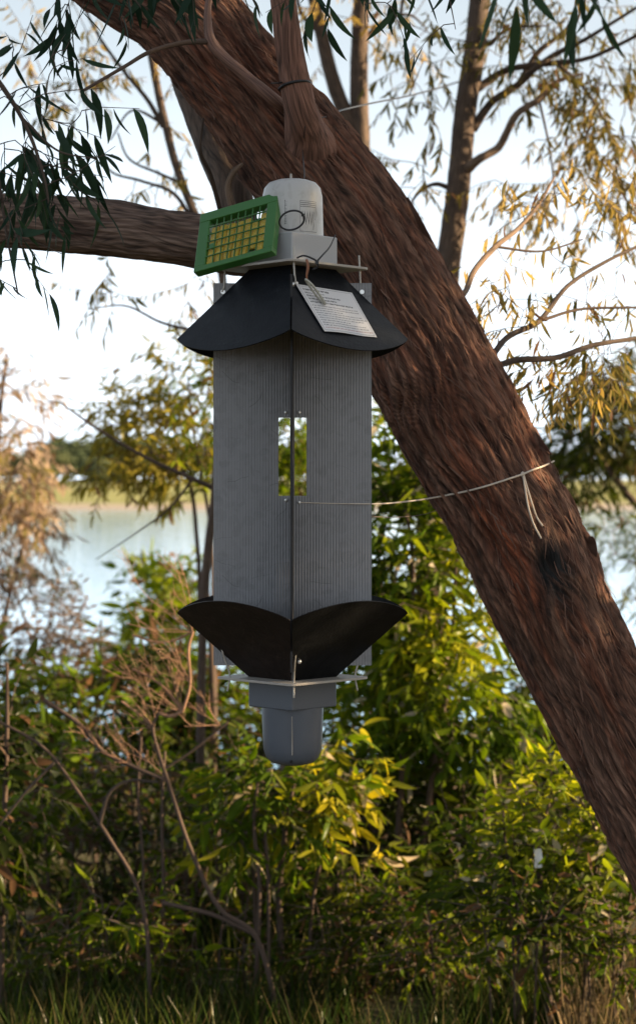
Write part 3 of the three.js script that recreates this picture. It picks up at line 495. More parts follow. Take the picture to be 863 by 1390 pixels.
  const hook = pts => mesh('hook', tube(pts, pts.map(() => 0.0017), { n: 22, sides: 7 }), wireM, trap);
  for (const [ax, az] of [[-1, 0], [1, 0], [0, 1], [0, -1]]) {
    const o = (k, y, t = 0) => V(ax * k * U + az * t * U, ly(y), az * k * U - ax * t * U);
    hook([o(90, 347, 3), o(91, 366, 3), o(92, 384, 4), o(93, 392, 5), o(95, 397, 3.4)]);
    hook([o(88, 938, 3), o(85, 916, 3), o(92, 894, 4), o(96, 880, 5), o(98, 874, 3.4)]);
    for (const y of [397, 876]) { const b = new THREE.CylinderGeometry(0.0042, 0.0046, 0.003, 14); b.rotateX(Math.PI / 2); if (az) b.rotateY(Math.PI / 2); const p = o(95, y, az ? 0 : -ax * -3.2 * ax); b.translate(ax ? ax * 94 * U : 0.0036, ly(y), az ? az * 94 * U : 0.0036); mesh('bolt', b, boltM, trap); }
  }
  for (const [x, y] of [[-9, 560], [9, 560], [9, 682], [-9, 679]]) mesh('bolt', new THREE.SphereGeometry(0.0032, 12, 8).scale(1, 1, 0.6).translate(x * U, ly(y), 0.0028), boltM, trap);
  for (const [k, u2, v2] of [[1, 0.955, 0.28]]) { const p = T.face(u2, v2); mesh('bolt', new THREE.SphereGeometry(0.0042, 12, 8).translate(p.x + 0.0015, p.y, p.z + 0.0015), boltM, trap); }
  { const p = faceFn(1, 1, ly(919), ly(832))(0.91, 0.30); mesh('bolt', new THREE.SphereGeometry(0.0042, 12, 8).translate(p.x + 0.0015, p.y, p.z + 0.0015), boltM, trap); }
  // paper sheet fixed to the right front roof sheet
  const n = T.face(0.5, 0.3).sub(T.face(0.4, 0.3)).cross(T.face(0.4, 0.4).sub(T.face(0.4, 0.3))).normalize(); if (n.z < 0) n.negate();
  const pl = new THREE.Plane().setFromNormalAndCoplanarPoint(n, T.face(0.5, 0.3).add(trapAt).addScaledVector(n, 0.0034));
  const hit = (x, y) => { const d = at(x, y, 1).sub(camera.position).normalize(); return new THREE.Ray(camera.position.clone(), d).intersectPlane(pl, V()).sub(trapAt); };
  const [a, b, c, d] = [hit(401, 386), hit(477, 398), hit(511, 458), hit(440, 450)];
  const pc = document.createElement('canvas'); pc.width = 512; pc.height = 384; const q = pc.getContext('2d'), pr = rngOf(23);
  q.fillStyle = '#f2f1ee'; q.fillRect(0, 0, 512, 384); q.strokeStyle = '#8d9095'; q.lineWidth = 3; q.strokeRect(14, 12, 484, 360);
  const lineOf = (y, x0, x1, h, col) => { q.fillStyle = col; for (let x = x0; x < x1;) { const w = 8 + pr() * 30; for (let k = 0; k < w; k += 4) q.fillRect(x + k, y + (pr() < 0.3 ? -h * 0.25 : 0), 2.6, h * (0.7 + 0.4 * pr())); x += w + 7; } };
  lineOf(30, 40, 250, 15, '#2a2c30'); lineOf(60, 40, 200, 9, '#4b4d52'); lineOf(82, 40, 330, 12, '#303236'); lineOf(108, 40, 300, 12, '#303236'); lineOf(134, 40, 420, 12, '#303236');
  for (let k = 0; k < 9; k++) lineOf(166 + k * 20, 34, k % 4 === 2 ? 300 : 440 + 40 * pr(), 7, '#54575d'); lineOf(348, 34, 470, 7, '#a05a5a');
  const pt = new THREE.CanvasTexture(pc); pt.colorSpace = THREE.SRGBColorSpace;
  const paper = sheet((u, v) => a.clone().lerp(b, v).lerp(d.clone().lerp(c, v), u).addScaledVector(n, 0.0015 * Math.sin(6 * v) * u + 0.001), 8, 8, 0.0006);
  const uv = paper.attributes.uv; for (let i = 0; i < uv.count; i++) uv.setXY(i, uv.getY(i), 1 - uv.getX(i));
  mesh('paper_label', paper, std({ color: C(0.66, 0.66, 0.69), roughness: 0.7, map: pt }), trap).userData.label = 'white printed paper sheet on the roof';
}

// green lure cage with yellow pad, tied to the jar
{
  const ex = V(109, 22, 60), ey = V(7, 85, -44), ez = ex.clone().cross(ey).normalize(), W = ex.length() * U * 0.985, H = ey.length() * U; ex.normalize(); ey.normalize();
  const o = thing('lure_cage', 'green plastic grid cage holding a yellow pad beside the white jar', 'lure cage', at(323, 318.5, D - 0.035));
  const green = phy({ color: C(0.030, 0.135, 0.020), roughness: 0.42, clearcoat: 0.3, clearcoatRoughness: 0.3 }), yellow = phy({ color: C(0.92, 0.66, 0.015), roughness: 0.8, transmission: 0.5, thickness: 0, bumpMap: dataTex(128, 128, (u, v) => { const k = 0.5 + 0.4 * tile(u, v, 8, 8, 2) + 0.2 * tile(u, v, 24, 24, 7); return [k, k, k]; }), bumpScale: 0.004 });
  o.quaternion.setFromRotationMatrix(new THREE.Matrix4().makeBasis(ex, ey, ez));
  const T0 = 0.018, bl = 0.024, bt = 0.021, bb = 0.012, br = 0.022;
  mesh('frame', merge([box(W, bt, T0, 0, H / 2 - bt / 2, 0, 0.002), box(W, bb, T0, 0, -H / 2 + bb / 2, 0, 0.002), box(bl, H - bt - bb + 0.002, T0 - 0.001, -W / 2 + bl / 2, (bb - bt) / 2, 0, 0.002), box(br, H - bt - bb + 0.002, T0 - 0.001, W / 2 - br / 2, (bb - bt) / 2, 0, 0.002)]), green, o);
  const x0 = -W / 2 + bl, x1 = W / 2 - br, y0 = -H / 2 + bb, y1 = H / 2 - bt;
  for (let k = 1; k < 8; k++) for (const z of [0.006, -0.006]) mesh('bar', box(0.0019, y1 - y0, 0.0022, lerp(x0, x1, k / 8), (y0 + y1) / 2, z), green, o);
  for (let k = 1; k < 6; k++) for (const z of [0.0082, -0.0082]) mesh('bar', box(x1 - x0, 0.0018, 0.0022, (x0 + x1) / 2, lerp(y0, y1, k / 6), z), green, o);
  mesh('boss', new THREE.CylinderGeometry(0.006, 0.006, 0.004, 14).rotateX(Math.PI / 2).translate(x0 + 0.012, lerp(y0, y1, 0.38), 0.0075), green, o);
  const r = rngOf(8); for (let k = 0; k < 7; k++) { const g = new RoundedBoxGeometry((x1 - x0) / 7.6, (y1 - y0) * (k === 5 ? 0.62 : 0.86 - 0.06 * r()), 0.006, 3, 0.0028); g.rotateZ(-0.06); g.translate(lerp(x0, x1, (k + 0.5) / 7), y0 + (y1 - y0) * 0.43, (r() - 0.5) * 0.002); mesh('lure_pad', g, yellow, o); }
}
// cable ties, wires, string, clear hanger
const black = std({ color: C(0.012, 0.012, 0.014), roughness: 0.45 });
const ring = (c, ex, ey, r, n = 26) => { const P = []; for (let i = 0; i <= n; i++) { const a = i / n * 6.2832; P.push(c.clone().addScaledVector(ex, Math.cos(a)).addScaledVector(ey, Math.sin(a))); } return tube(P, P.map(() => r), { n: n * 2, sides: 7, caps: false }); };
{
  const t = thing('cable_tie', 'black cable tie looped between the green cage and the white jar', 'cable tie', at(397, 303, D - 0.085));
  part('loop', ring(at(396, 299, D - 0.085), V(16 * U, 5 * U, 0.004), V(-4 * U, 11 * U, 0.006), 0.0019), black, t);
  part('clasp', box(0.006, 0.005, 0.004).translate(...at(411, 292, D - 0.085).toArray()), black, t);
  const t2 = thing('cable_tie', 'black cable tie with a long tail on the upper plate edge', 'cable tie', at(430, 355, D - 0.12));
  part('loop', tube([at(403, 350, D - 0.14), at(412, 347, D - 0.15), at(422, 350, D - 0.15), at(430, 355, D - 0.145), at(431, 362, D - 0.14), at(424, 366, D - 0.135)], [0.0016, 0.0017, 0.0018, 0.0018, 0.0017, 0.0015], { n: 24, sides: 7 }), black, t2);
  part('tail', tube([at(430, 355, D - 0.145), at(438, 346, D - 0.14), at(447, 336, D - 0.12), at(455, 319, D - 0.09)], [0.0018, 0.0015, 0.0014, 0.0012], { n: 18, sides: 6 }), black, t2);
  part('clasp', box(0.007, 0.006, 0.005).translate(...at(430, 356, D - 0.145).toArray()), black, t2);
  const t3 = thing('cable_tie', 'black cable tie around the smooth brown shoot', 'cable tie', at(400, 114, 3.93));
  part('loop', ring(at(400, 117, 3.945), V(21 * 3.945 / F, 4 * 3.945 / F, 0), V(0, 0.002, 0.033), 0.003), black, t3);
  part('tail', tube([at(383, 112, 3.93), at(374, 113, 3.9), at(368, 113, 3.88)], [0.002, 0.0018, 0.0014], { n: 8, sides: 6 }), black, t3);
  const h = thing('clear_hanger', 'small clear plastic hook hanging over the paper label', 'hook', at(416, 360, D - 0.15));
  part('wire', tube([at(416, 352, D - 0.15), at(418, 362, D - 0.152), at(416, 374, D - 0.15), at(417, 382, D - 0.145)], [0.0022, 0.0028, 0.002, 0.0015], { n: 14, sides: 7 }), std({ color: C(0.22, 0.085, 0.04), roughness: 0.6 }), h);
  const c = at(428, 396, D - 0.135), L = at(437, 410, D - 0.12).sub(at(417, 381, D - 0.148)).multiplyScalar(0.5), S = V(6 * U, -5 * U, 0).multiplyScalar(1), P = []; for (let i = 0; i <= 28; i++) { const a = i / 28 * 6.2832, q = x => Math.sign(x) * Math.pow(Math.abs(x), 0.6); P.push(c.clone().addScaledVector(L, q(Math.cos(a))).addScaledVector(S, q(Math.sin(a)))); }
  part('loop', tube(P, P.map(() => 0.0022), { n: 56, sides: 8, caps: false }), phy({ color: C(0.36, 0.35, 0.30), roughness: 0.25, clearcoat: 0.5 }), h);
  const w = thing('hanging_wire', 'thin dark wire from the smooth shoot down to the jar top', 'wire', at(410, 190, 3.9));
  part('wire', tube([at(414, 172, 3.92), onTrunk(411, 200, 0.01), at(412, 222, 3.75), at(413, 240, 3.62), at(411, 252, 3.56), at(408, 275, 3.545), at(400, 300, 3.54)], [0.0012, 0.0012, 0.0012, 0.0012, 0.001, 0.001, 0.0008], { n: 40, sides: 6 }), black, w);
  const s = thing('string', 'pale string tied from the trap round the trunk with two loose ends', 'string', at(405, 682, D));
  const cord = std({ color: C(0.56, 0.48, 0.40), roughness: 0.9 });
  const lift = (x, y) => onTrunk(x, y, 0.006);
  part('line', tube([at(405, 682, D - 0.005), at(450, 683.5, D - 0.005), at(501, 684, D - 0.005), at(512, 684, D + 0.03), at(550, 681, D + 0.25), lift(592, 675), lift(612, 671), lift(632, 667), lift(652, 662), lift(672, 656), lift(690, 650), lift(708, 644), lift(722, 638), lift(736, 633), lift(743, 630), at(751, 626, 4.18)], [0.0009, 0.001, 0.0012, 0.0015, 0.0018, 0.0021, 0.0021, 0.0021, 0.0021, 0.0021, 0.0021, 0.0021, 0.0021, 0.0021, 0.002], { n: 110, sides: 7 }), cord, s);
  part('loose_end', tube([lift(709, 643), lift(712, 662), lift(717, 690), lift(724, 712), lift(734, 731)], [0.002, 0.0022, 0.0022, 0.0022, 0.002], { n: 30, sides: 7 }), cord, s);
  part('loose_end', tube([lift(710, 644), lift(715, 662), lift(722, 685), lift(728, 702), lift(736, 714)], [0.002, 0.0021, 0.0021, 0.0021, 0.002], { n: 30, sides: 7 }), cord, s);
  part('knot', new THREE.SphereGeometry(0.0048, 12, 10).scale(1, 1.3, 0.8).translate(...lift(709, 644).toArray()), cord, s);
  const f = thing('tie_wire', 'thin dark wire stretched from the leaning trunk to the slender tree', 'wire', at(430, 162, 4.0));
  part('wire', tube([onTrunk(412, 158, 0.01), onTrunk(432, 160, 0.012), at(455, 152, 4.2), at(500, 141, 4.9), at(555, 130, 5.8), at(600, 118, 6.6), at(622, 111, 6.9)], [0.0018, 0.0018, 0.002, 0.0022, 0.0026, 0.003, 0.003], { n: 50, sides: 6 }), black, f);
  part('wire_end', tube([at(555, 130, 5.8), at(560, 118, 5.8), at(568, 98, 5.8), at(574, 84, 5.8)], [0.002, 0.002, 0.0016, 0.001], { n: 12, sides: 5 }), black, f);
  const u = thing('wire', 'second thin wire from the trap towards the green bush', 'wire', at(505, 702, D));
  part('wire', tube([at(500, 701, D + 0.01), at(540, 702, 3.9), at(580, 697, 4.2), at(604, 688, 4.35)], [0.0008, 0.0008, 0.0009, 0.0009], { n: 20, sides: 5 }), M.greyTwig, u);
}

// ---------------------------------------------------------------- plants
const blob = (x, y, rx, ry, d, n, rz = 0.7) => ({ c: at(x, y, d), r: V(rx * d / F, ry * d / F, rz * (rx + ry) / 2 * d / F), n });
const onGround = (x, d) => { const p = at(x, 672, d); p.y = gh(p.x, p.z); return p; };
const stemTo = (x0, d0, pts, w0, w1) => { const b = onGround(x0, d0); b.y -= 0.03; const l = [{ p: b, r: w0 * 0.33 * d0 / F }]; pts.forEach(([x, y, d], i) => l.push({ p: at(x, y, d ?? d0), r: lerp(w0, w1, (i + 1) / pts.length) * 0.36 * (d ?? d0) / F })); return l; };
function bush({ name = 'shrub', label, cat = 'bush', group, x, d, stems, mat = M.twig, ...g }) {
  const t = thing(name, label, cat, onGround(x, d), group);
  for (const s of stems) part('stem', tubeOf(s, { n: 22, sides: 7, rough: 0.1, seed: s[0].p.x }), mat, t);
  grow(t, { stems, twigMat: mat, ...g }); return t;
}
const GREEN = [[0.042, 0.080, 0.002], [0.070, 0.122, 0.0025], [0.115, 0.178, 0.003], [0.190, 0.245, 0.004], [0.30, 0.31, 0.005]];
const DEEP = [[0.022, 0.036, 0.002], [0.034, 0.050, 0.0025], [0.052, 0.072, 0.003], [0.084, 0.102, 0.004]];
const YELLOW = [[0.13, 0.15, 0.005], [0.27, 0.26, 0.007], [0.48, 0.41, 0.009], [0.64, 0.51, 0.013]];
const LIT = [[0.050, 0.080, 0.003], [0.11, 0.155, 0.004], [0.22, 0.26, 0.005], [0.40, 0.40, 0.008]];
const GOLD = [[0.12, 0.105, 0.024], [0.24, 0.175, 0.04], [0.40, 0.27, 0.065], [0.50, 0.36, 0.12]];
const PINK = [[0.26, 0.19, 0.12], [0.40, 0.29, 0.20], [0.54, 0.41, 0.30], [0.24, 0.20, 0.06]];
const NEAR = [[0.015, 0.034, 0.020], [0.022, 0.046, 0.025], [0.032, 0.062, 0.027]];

gumCrown();
// near dark gum leaves hanging into the top of the picture
function nearBranch(label, stems, o) {
  const t = thing('gum_branch', label, 'branch', stems[0][0].p.clone());
  for (const s of stems) part('twig', tubeOf(s, { n: 30, sides: 7, rough: 0.08 }), M.darkTwig, t);
  grow(t, { stems, leaf: 'near', len: 0.076, per: 4, dead: 0, spread: 0.10, droop: 1.1, up: -0.35, colors: NEAR, through: 0.25, twigMat: M.darkTwig, twigR: 0.001, singles: 300, shell: 0.5, ...o });
}
nearBranch('leafy gum branch with dark sickle leaves in front of the horizontal limb', [
  path([[-140, -60, 12], [-40, 60, 9], [30, 160, 6], [60, 240, 4], [70, 300, 2]], 3.3), path([[-60, 40, 7], [-10, 200, 5], [10, 320, 4], [25, 400, 2]], 3.35), path([[30, 160, 4], [80, 205, 3], [130, 215, 1.5]], 3.3), path([[10, 320, 3], [50, 330, 2], [85, 345, 1]], 3.35)],
  { seed: 11, blobs: [blob(20, 110, 60, 120, 3.35, 22), blob(20, 235, 65, 55, 3.35, 22), blob(95, 120, 20, 70, 3.4, 4), blob(8, 340, 35, 60, 3.3, 11), blob(25, 415, 22, 28, 3.35, 3), blob(85, 265, 25, 25, 3.3, 4)] });
nearBranch('row of dark gum leaves hanging over the top of the leaning trunk', [
  path([[60, -60, 8], [160, -40, 6], [260, -35, 5], [350, -50, 3]], 3.5), path([[160, -40, 4], [180, -5, 3], [195, 15, 1.5]], 3.5)],
  { seed: 12, blobs: [blob(115, -15, 50, 25, 3.5, 7), blob(235, -45, 75, 22, 3.5, 9), blob(320, -50, 30, 16, 3.5, 3)] });
nearBranch('dark gum leaves hanging between the smooth shoot and the slender tree', [
  path([[340, -90, 7], [460, -50, 6], [560, -40, 5], [660, -60, 3]], 3.8), path([[460, -50, 3], [490, -10, 2], [500, 30, 1]], 3.8), path([[600, -45, 3], [610, 0, 2], [618, 40, 1]], 3.8)],
  { seed: 13, blobs: [blob(445, -25, 30, 30, 3.8, 5), blob(515, -15, 35, 40, 3.8, 8), blob(605, -5, 20, 45, 3.8, 5)] });
nearBranch('few large dark gum leaves hanging at the top corner near the sky', [
  path([[960, -90, 7], [860, -50, 6], [790, -35, 4], [720, -40, 2]], 2.7), path([[860, -50, 3], [880, -10, 2]], 2.7)],
  { seed: 14, len: 0.085, leaf: 'near', per: 3, spread: 0.06, blobs: [blob(720, -45, 20, 14, 2.7, 2), blob(795, -35, 20, 20, 2.7, 4), blob(880, -40, 20, 16, 2.7, 2)] });

// slender tree right of the leaning trunk
const goldG = { leaf: 'near', len: 0.056, per: 11, spread: 0.15, droop: 1.3, up: -0.3, colors: GOLD, through: 0.6, twigR: 0.0016, shell: 0.6 };
{
  const d = 7, tr = path([[614, 1300, 50], [602, 1085, 46], [590, 970, 44], [585, 800, 42], [588, 600, 38], [599, 450, 36], [606, 370, 35], [616, 300, 33], [623, 240, 31], [630, 160, 30], [645, 60, 29], [655, -60, 28], [665, -260, 28], [680, -480, 20]], d);
  tr[0].p.y = gh(tr[0].p.x, tr[0].p.z) - 0.05;
  const t = thing('slender_gum_tree', 'tall slender gum tree with pale brown trunk behind the leaning trunk', 'tree', tr[0].p.clone());
  part('trunk', tubeOf(tr, { n: 140, sides: 28, rough: 0.06, seed: 6 }), M.gumBark, t);
  const br = [
    [[641, 176, 13, 7], [666, 140, 11, 7], [703, 115, 10, 6.9], [726, 93, 9, 6.8], [751, 75, 8, 6.8], [791, 55, 6, 6.7], [880, 0, 4, 6.6]],
    [[645, 122, 12, 7], [681, 98, 10, 7], [711, 90, 9, 6.9], [756, 85, 8, 6.8], [801, 78, 6, 6.7], [880, 40, 5, 6.6]],
    [[703, 115, 9, 6.9], [731, 70, 8, 6.9], [756, 50, 6, 6.9], [786, 20, 5, 6.9], [800, -40, 4, 6.9]],
    [[632, 232, 15, 7], [650, 216, 12, 6.9], [676, 200, 11, 6.9], [701, 155, 10, 6.8], [731, 135, 9, 6.8], [753, 112, 7, 6.8], [790, 100, 4, 6.8]],
    [[650, 40, 8, 7], [664, 60, 7, 6.9], [680, 45, 5, 6.9], [710, 36, 4, 6.8], [745, 35, 2, 6.8]],
    [[756, 85, 5, 6.8], [800, 130, 4, 6.8], [830, 190, 3, 6.8], [840, 260, 2, 6.8]],
    [[731, 135, 4, 6.8], [745, 200, 3, 6.8], [755, 280, 2, 6.8]],
    [[620, 260, 9, 7], [590, 250, 6, 7], [565, 265, 4, 7], [548, 300, 2, 7]],
    [[655, -30, 12, 7], [600, -40, 9, 7], [555, -20, 6, 7], [540, 40, 3, 7]],
    [[660, -200, 14, 7], [760, -230, 10, 6.9], [860, -150, 7, 6.8]]].map(l => path(l));
  br.forEach((b, i) => part('branch', tubeOf(b, { n: 36, sides: 9, rough: 0.1, seed: i }), i === 3 ? M.sunlitBark : M.gumBark, t));
  const b = (x, y, rx, ry, n) => blob(x, y, rx, ry, 6.85, n);
  grow(t, { stems: br, ...goldG, seed: 31, singles: 120, reach: 1.2, blobs: [b(800, 60, 70, 60, 40), b(830, 190, 45, 110, 70), b(745, 165, 70, 60, 30), b(700, 225, 50, 70, 22), b(790, 260, 70, 70, 42), b(690, 60, 40, 50, 14), b(720, 80, 60, 50, 20), b(560, 70, 40, 90, 20), b(555, 260, 40, 60, 12), b(600, 170, 30, 80, 8), b(840, 20, 40, 40, 20)] });
  // sunlit foliage round the branches of the leaning tree
  grow(tree, { stems: [path([[664, 486, 9, 4.3], [731, 436, 8, 4.5], [769, 389, 6, 4.6], [820, 356, 5, 4.7], [900, 328, 4, 4.8]]), path([[672, 498, 9, 4.3], [752, 486, 8, 4.4], [803, 469, 7, 4.5], [900, 450, 6, 4.6]]), path([[628, 400, 8, 4.4], [672, 335, 8, 4.6], [730, 278, 5, 4.8]]), path([[731, 436, 5, 4.5], [786, 420, 4, 4.55], [870, 417, 3, 4.6]])],
    ...goldG, len: 0.05, spread: 0.08, twigR: 0.0009, per: 6, seed: 32, singles: 150, reach: 0.6, blobs: [blob(830, 480, 50, 45, 4.8, 46), blob(800, 390, 60, 40, 4.8, 22), blob(760, 505, 55, 35, 4.7, 32), blob(690, 440, 30, 45, 4.5, 14), blob(840, 300, 45, 70, 5, 30), blob(740, 300, 60, 50, 4.8, 20), blob(675, 390, 30, 40, 4.6, 9), blob(820, 525, 50, 45, 5, 30), blob(850, 400, 30, 50, 5, 16)] });
}
// twin-stemmed tree behind
{
  const d = 7.6, s1 = path([[392, 1310, 34], [398, 1000, 32], [430, 700, 30], [470, 400, 28], [488, 250, 28], [487, 100, 24], [490, 0, 22], [495, -120, 18], [505, -300, 14]], d), s2 = path([[486, 210, 24], [470, 160, 22], [452, 110, 20], [435, 40, 18], [415, -60, 15], [390, -220, 10]], d);
  s1[0].p.y = gh(s1[0].p.x, s1[0].p.z) - 0.05;
  const t = thing('slender_gum_tree', 'slender gum tree whose trunk forks behind the upper leaning trunk', 'tree', s1[0].p.clone());
  part('trunk', tubeOf(s1, { n: 90, sides: 20, rough: 0.07, seed: 1 }), M.gumBark, t); part('trunk', tubeOf(s2, { n: 50, sides: 18, rough: 0.07, seed: 9 }), M.gumBark, t);
  const br = [path([[488, 60, 8], [520, 30, 6], [555, 20, 4], [580, 40, 2]], d), path([[440, 50, 8], [410, 20, 6], [400, -20, 4]], d)]; br.forEach(b => part('branch', tubeOf(b, { n: 20, sides: 8, rough: 0.1 }), M.twig, t));
  grow(t, { stems: [s1, s2, ...br], ...goldG, seed: 33, singles: 30, blobs: [blob(470, 30, 70, 60, d, 20), blob(560, 30, 50, 60, d, 14)] });
}
// left sapling with the curved limbs
{
  const d = 7.0, s = stemTo(270, d, [[274, 900], [281, 760], [290, 690], [304, 520], [306, 420], [298, 360], [276, 310], [264, 289], [239, 224], [225, 170], [216, 130], [208, 88], [190, -20]], 17, 14);
  const t = thing('sapling', 'thin curved sapling left of the trap rising past the horizontal limb', 'tree', s[0].p.clone());
  part('trunk', tubeOf(s, { n: 90, sides: 12, rough: 0.08 }), M.gumBark, t);
  const br = [[[222, 172, 8], [200, 135, 6], [175, 105, 5], [135, 50, 4], [110, 0, 3]], [[302, 668, 8, 7.05], [262, 650, 6], [200, 622, 5], [130, 580, 4], [80, 545, 2]], [[262, 300, 6], [235, 262, 5], [190, 245, 4], [150, 232, 3], [130, 190, 1.5]], [[250, 250, 5], [215, 235, 4], [175, 215, 3], [160, 180, 2]], [[298, 440, 6, 7.1], [265, 448, 5], [220, 438, 4], [170, 415, 3], [120, 420, 1.5]], [[262, 650, 4], [230, 690, 3], [190, 720, 2], [130, 760, 1]], [[225, 170, 5], [180, 150, 3], [150, 190, 2]]].map(l => path(l, d));
  br.forEach(b => part('branch', tubeOf(b, { n: 26, sides: 8, rough: 0.1 }), M.gumBark, t));
  grow(t, { stems: [s, ...br], ...goldG, seed: 34, singles: 120, reach: 0.9, blobs: [blob(170, 170, 80, 90, d, 24), blob(220, 250, 60, 60, d, 16), blob(80, 60, 60, 80, d + 0.6, 26), blob(150, 400, 60, 30, d, 14), blob(260, 400, 40, 40, d + 0.5, 9), blob(110, 130, 40, 40, d, 9), blob(230, 60, 40, 60, d, 10), blob(210, 430, 40, 20, d, 7)] });
}
// leafy wattle with warm green leaves behind the trap
bush({ name: 'wattle', label: 'loose wattle with warm green leaves between the trap and the lake', x: 292, d: 8.6, seed: 41, stems: [stemTo(292, 8.6, [[288, 900], [280, 750], [300, 620], [310, 500]], 16, 6), stemTo(280, 8.6, [[272, 850], [268, 740], [250, 640], [200, 610]], 12, 5), stemTo(296, 8.6, [[290, 850], [286, 720], [262, 580], [255, 510]], 10, 4)],
  blobs: [blob(265, 510, 50, 45, 8.6, 75), blob(225, 610, 75, 50, 8.6, 120), blob(265, 650, 45, 40, 8.6, 60), blob(175, 570, 50, 45, 8.6, 46), blob(300, 580, 50, 80, 8.9, 50), blob(500, 600, 40, 60, 9, 20), blob(150, 635, 40, 35, 8.6, 26), blob(385, 625, 30, 60, 8.7, 100), blob(405, 650, 35, 50, 8.7, 90)], leaf: 'near', len: 0.075, per: 9, spread: 0.15, droop: 0.7, colors: [GREEN[1], GREEN[2], GREEN[3], [0.18, 0.175, 0.015], [0.30, 0.25, 0.03]], singles: 60 });
// golden tree at the left edge, sunlit
bush({ name: 'golden_tree', label: 'sunlit golden pink foliage at the edge beside the lake', cat: 'tree', x: -30, d: 10.5, seed: 42, stems: [stemTo(-30, 10.5, [[-20, 850], [-10, 700], [0, 560], [10, 480]], 26, 6), stemTo(-50, 10.5, [[-40, 800], [-60, 600], [-70, 500]], 20, 6), stemTo(-20, 10.5, [[0, 880], [20, 780], [45, 700]], 14, 5)],
  blobs: [blob(5, 545, 50, 55, 10.5, 60), blob(5, 640, 55, 55, 10.5, 110), blob(10, 730, 55, 60, 10.5, 120), blob(-60, 620, 60, 160, 10.5, 60), blob(40, 690, 30, 30, 10.3, 34)], leaf: 'near', len: 0.085, per: 8, spread: 0.18, droop: 0.9, up: 0, colors: PINK, singles: 0 });
// grey-brown twiggy scrub under it
bush({ name: 'dry_shrub', label: 'grey-brown twiggy shrub below the golden foliage at the lake', x: 60, d: 10, seed: 43, mat: M.greyTwig, stems: [stemTo(60, 10, [[55, 950], [40, 860], [20, 800]], 9, 4), stemTo(75, 10, [[80, 920], [100, 850], [120, 810]], 9, 4), stemTo(50, 10, [[60, 900], [70, 820]], 8, 3)],
  blobs: [blob(30, 830, 60, 50, 10, 150), blob(100, 850, 45, 40, 10, 110), blob(20, 890, 60, 40, 9.8, 80), blob(90, 900, 50, 40, 9.8, 70)], leaf: 'tiny', len: 0.05, per: 6, spread: 0.14, droop: 0.1, colors: [[0.13, 0.10, 0.07], [0.18, 0.135, 0.095], [0.22, 0.16, 0.12], [0.1, 0.1, 0.04]], singles: 0 });
bush({ name: 'shrub', label: 'rounded green shrub at the water left of the trap funnel', x: 215, d: 12, seed: 44, stems: [stemTo(215, 12, [[210, 900], [200, 800]], 10, 4), stemTo(220, 12, [[230, 880], [240, 790]], 9, 4)],
  blobs: [blob(205, 815, 45, 32, 12, 80), blob(245, 815, 35, 35, 11.5, 50), blob(190, 860, 60, 35, 11.6, 60)], leaf: 'wattle', len: 0.12, per: 8, spread: 0.16, colors: [DEEP[2], DEEP[3], GREEN[1], GREEN[3]], singles: 0 });
bush({ name: 'shrub', label: 'mid green shrub behind the pale dead twigs', x: 130, d: 8.6, seed: 45, stems: [stemTo(130, 8.6, [[125, 1050], [130, 970], [140, 920]], 12, 4), stemTo(180, 8.6, [[190, 1020], [200, 920]], 12, 4), stemTo(90, 8.6, [[80, 1050], [70, 970]], 11, 4)],
  blobs: [blob(120, 970, 75, 40, 8.6, 80), blob(210, 945, 75, 45, 8.8, 100), blob(60, 1000, 70, 50, 8.5, 60), blob(160, 1030, 110, 60, 8.6, 100), blob(270, 960, 50, 60, 8.7, 60)], leaf: 'wattle', len: 0.11, per: 8, spread: 0.16, dead: 0.12, colors: [DEEP[0], DEEP[1], DEEP[3], GREEN[1], GREEN[2]], singles: 120 });
bush({ name: 'shrub', label: 'very dark green shrub at the lower edge beside the grass', x: 0, d: 5.9, seed: 46, stems: [stemTo(0, 5.9, [[5, 1150], [10, 1000], [10, 900]], 14, 5), stemTo(-30, 5.9, [[-30, 1100], [-40, 950]], 12, 5)],
  blobs: [blob(-5, 950, 45, 75, 5.9, 50), blob(5, 1080, 60, 90, 5.9, 75), blob(-20, 1190, 50, 40, 5.9, 20)], leaf: 'broad', len: 0.075, per: 8, spread: 0.12, colors: [DEEP[0], DEEP[1], DEEP[2]], singles: 200 });
// the big bush behind the trap and trunk
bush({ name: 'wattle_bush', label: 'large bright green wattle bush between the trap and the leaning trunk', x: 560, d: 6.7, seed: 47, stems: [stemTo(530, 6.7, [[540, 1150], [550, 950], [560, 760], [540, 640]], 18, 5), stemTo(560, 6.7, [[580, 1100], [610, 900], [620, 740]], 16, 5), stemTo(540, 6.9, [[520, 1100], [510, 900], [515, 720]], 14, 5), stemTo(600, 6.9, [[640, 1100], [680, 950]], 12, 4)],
  blobs: [blob(545, 730, 55, 90, 6.7, 160), blob(590, 820, 75, 100, 6.7, 180), blob(620, 930, 85, 80, 6.7, 150), blob(525, 900, 60, 80, 6.8, 100), blob(525, 630, 30, 60, 6.8, 34), blob(500, 980, 70, 60, 6.8, 70)], leaf: 'wattle', len: 0.088, per: 11, spread: 0.15, droop: 0.45, colors: [GREEN[1], GREEN[2], LIT[1], LIT[2], LIT[3]], dead: 0.03, deadGlintC: [0.5, 0.42, 0.3], singles: 300 });  // cream leaves paint in sun glints and dry flowers
